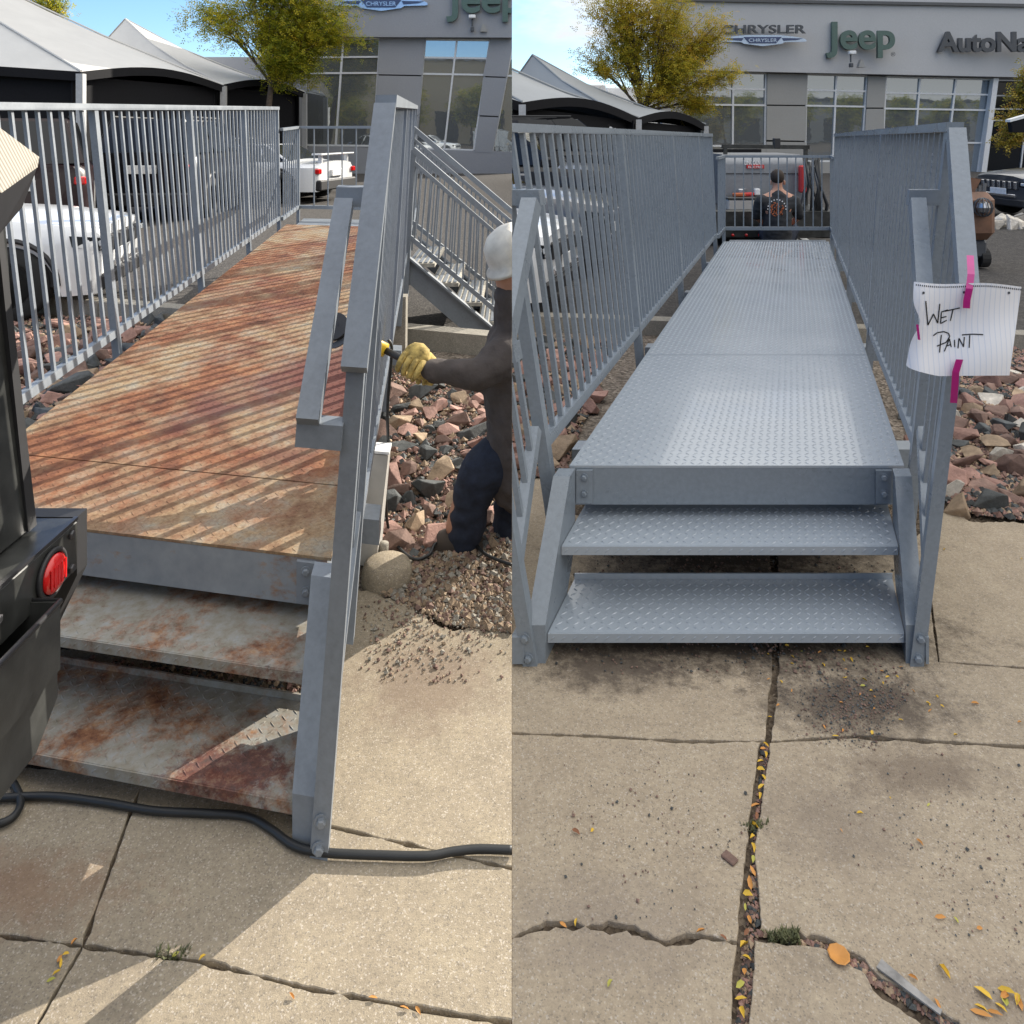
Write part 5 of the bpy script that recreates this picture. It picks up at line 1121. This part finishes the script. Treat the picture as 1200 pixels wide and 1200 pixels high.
for k in range(60):
    a = r.random()*6.28; q = math.sqrt(r.random())*.095; p = cc+Vector((math.cos(a)*q, 0, math.sin(a)*q)); s = .011
    mb.add([p+Vector((-s,0,0)), p+Vector((0,0,-s)), p+Vector((s,0,0)), p+Vector((0,0,s))], [(0,1,2,3)])
mb.build('shirt_print', M_orange, pn)
mb = MB()
for k in range(11): a = math.pi*k/10; p = cc+Vector((math.cos(a)*.12, 0, math.sin(a)*.125)); s = .010; mb.add([p+Vector((-s,0,0)), p+Vector((0,0,-s)), p+Vector((s,0,0)), p+Vector((0,0,s))], [(0,1,2,3)])
mb.build('print_dots', M_paper, pn)
# the taped notice
PZ = 2.135
def pap(x, y):      # sheet with a curled left edge and soft folds
    d = PZ + .012*math.sin((x-1065)*.05)+.006*math.sin(y*.06+x*.02) + .03*max(0,(1085-x)/20)**2 - .010*max(0,(x-1150)/45)
    return px(x, y, d)
ps = thing('wet_paint_notice', 'ruled paper notice reading WET PAINT taped to the front post of the painted walkway', 'sign', px(1130,385,PZ))
def sheet(u, v):
    yt = 330+u*5+1.6*math.sin(u*7); yb = 428+13*min(1, u*3.2)**.6-1.0*u; y = yt+(yb-yt)*v
    xl = 1071-2*math.sin(v*3.1)+ (9*math.exp(-((v-.48)/.16)**2)) - 9*max(0, (v-.55)/.45)**1.2; xr = 1197-14*v; return pap(xl+(xr-xl)*u, y)
pb = MB().grid(sheet, 44, 34); pb.build('paper_sheet', M_paper, ps, True)
def ink(pts, w_=.9, name='lettering'):
    mb = MB(); 
    for a, b_ in zip(pts, pts[1:]):
        A_ = Vector((a[0],a[1],0)); B_ = Vector((b_[0],b_[1],0)); d = (B_-A_); L_ = d.length; d.normalize(); s = Vector((-d.y,d.x,0))*w_/2; n = max(1,int(L_/3)); q = []
        for i in range(n+1):
            p = A_.lerp(B_, i/n); 
            for e in (p-s, p+s): z = pap(e.x, e.y); z.y -= .0015; q.append(z)
        mb.add(q, [(2*i,2*i+1,2*i+3,2*i+2) for i in range(n)])
    return mb
S = lambda pts: [(1050+x/5.714, 310+y/5.714) for x, y in pts]
words = [[(198,243),(212,405),(250,330),(278,392),(292,262)], [(302,322),(297,395),(338,372)], [(302,356),(336,347)], [(300,318),(345,303)], [(325,312),(425,290)], [(380,300),(362,376)],
 [(302,470),(290,588)], [(248,476),(275,455),(320,448),(350,460),(358,480),(335,520),(272,545)], [(322,580),(356,495),(368,552)], [(334,545),(366,534)], [(390,503),(392,552)], [(413,560),(420,492),(450,550),(456,484)], [(440,470),(510,465),(582,468)], [(492,472),(488,556)]]
L_ = MB()
for s in words:
    m_ = ink(S(s), 1.35); L_.add(m_.v, m_.f)
L_.build('lettering', M_ink, ps)
mb = MB()
for i in range(52):
    x = 1073+i*2.4; y = 332.5+(x-1071)/126*5+1.6*math.sin((x-1071)/126*7); q = [pap(a, b_) for a, b_ in ((x,y),(x+1.2,y),(x+1.2,y+1.9),(x,y+1.9))]; [setattr(v, 'y', v.y-.001) for v in q]; mb.quad(*q)
mb.build('spiral_holes', M_gsign, ps)
for x, y in ((1082,343),(1129.5,342.5),(1182,343)):
    c = pap(x,y); c.y -= .0012; MB().lathe([(.0036,0),(.0036,.0004)], c, 14, Matrix.Rotation(R(90),3,'X')).build('punch_hole', M_gsign, ps)
def tape(pts, w_, name='tape_strip'):
    mb = MB(); q = []
    for (x, y, d) in pts: q += [px(x-w_/2, y, d), px(x+w_/2, y+.5, d)]
    mb.add(q, [(2*i,2*i+1,2*i+3,2*i+2) for i in range(len(pts)-1)]); mb.add([v-Vector((0,.0006,0)) for v in q], []); return mb.build(name, M_pinkt, ps)
tape([(1137,299,2.22),(1138,321,2.14),(1136,338,PZ-.018),(1133,352,PZ-.018),(1132.5,361,PZ-.017)], 8.5)
tape([(1124.5,421,PZ-.012),(1120,436,PZ-.012),(1119,452,PZ-.004),(1117.5,472,PZ+.008)], 8.5); tape([(1075,380,PZ-.008),(1077,398,PZ-.008)], 3)
# ------------------------------------------------------------------ where the two places meet, each ends
bpy.context.view_layer.update()
for coll, sgn in ((CL, -1), (CR, 1)):
    for o in list(coll.objects):
        if o.type != 'MESH': continue
        xs = [(o.matrix_world @ Vector(c)).x*sgn for c in o.bound_box]
        if min(xs) >= 0: continue
        if max(xs) <= 0.0005:
            if not o.children: bpy.data.objects.remove(o)
            else: o['_gone'] = 1
            continue
        me = o.data.copy(); b = bmesh.new(); b.from_mesh(me); Mi = o.matrix_world.inverted()
        co = Mi @ Vector((sgn*.0004, 0, 0)); no = (o.matrix_world.to_3x3().transposed() @ Vector((-sgn, 0, 0))).normalized()
        r_ = bmesh.ops.bisect_plane(b, geom=b.verts[:]+b.edges[:]+b.faces[:], dist=1e-6, plane_co=co, plane_no=no, clear_outer=True)
        eb = [e for e in r_['geom_cut'] if isinstance(e, bmesh.types.BMEdge)]
        if eb and o.name.split('.')[0] not in ('crown','roof_panel','valance'):
            try: bmesh.ops.holes_fill(b, edges=eb, sides=0)
            except Exception: pass
        if not b.faces:
            b.free()
            if not o.children: bpy.data.objects.remove(o)
            continue
        b.to_mesh(me); b.free(); o.data = me
for coll in (CL, CR):
    for _ in range(3):
        for o in list(coll.objects):
            if (o.type == 'EMPTY' or o.get('_gone')) and not o.children: bpy.data.objects.remove(o)
    for o in coll.objects:
        if o.get('_gone'): o.data = bpy.data.meshes.new('clipped'); 
# rocks, leaves: say which one as far as the picture tells them apart
for o in bpy.data.objects:
    if o.name.split('.')[0] == 'rock' and 'label' in o:
        s = max(o.scale); X = 600+F*o.location.x/o.location.y; Y = HY+F*1.6/o.location.y
        sz = 'large' if s > .22 else 'medium' if s > .16 else 'small'
        near = 'nearest the camera' if Y > 560 else 'close to the steps' if Y > 500 else 'halfway to the kerb' if Y > 440 else 'up by the kerb'
        if 'island' not in o['label']: o['label'] = sz+' '+o['label']+', '+near
    elif o.name.split('.')[0] == 'fallen_leaf' and 'label' in o:
        Y = HY+F*1.6/o.location.y
        o['label'] = o['label']+(', near the bottom edge' if Y > 1100 else ', halfway up' if Y > 900 else ', near the steps')
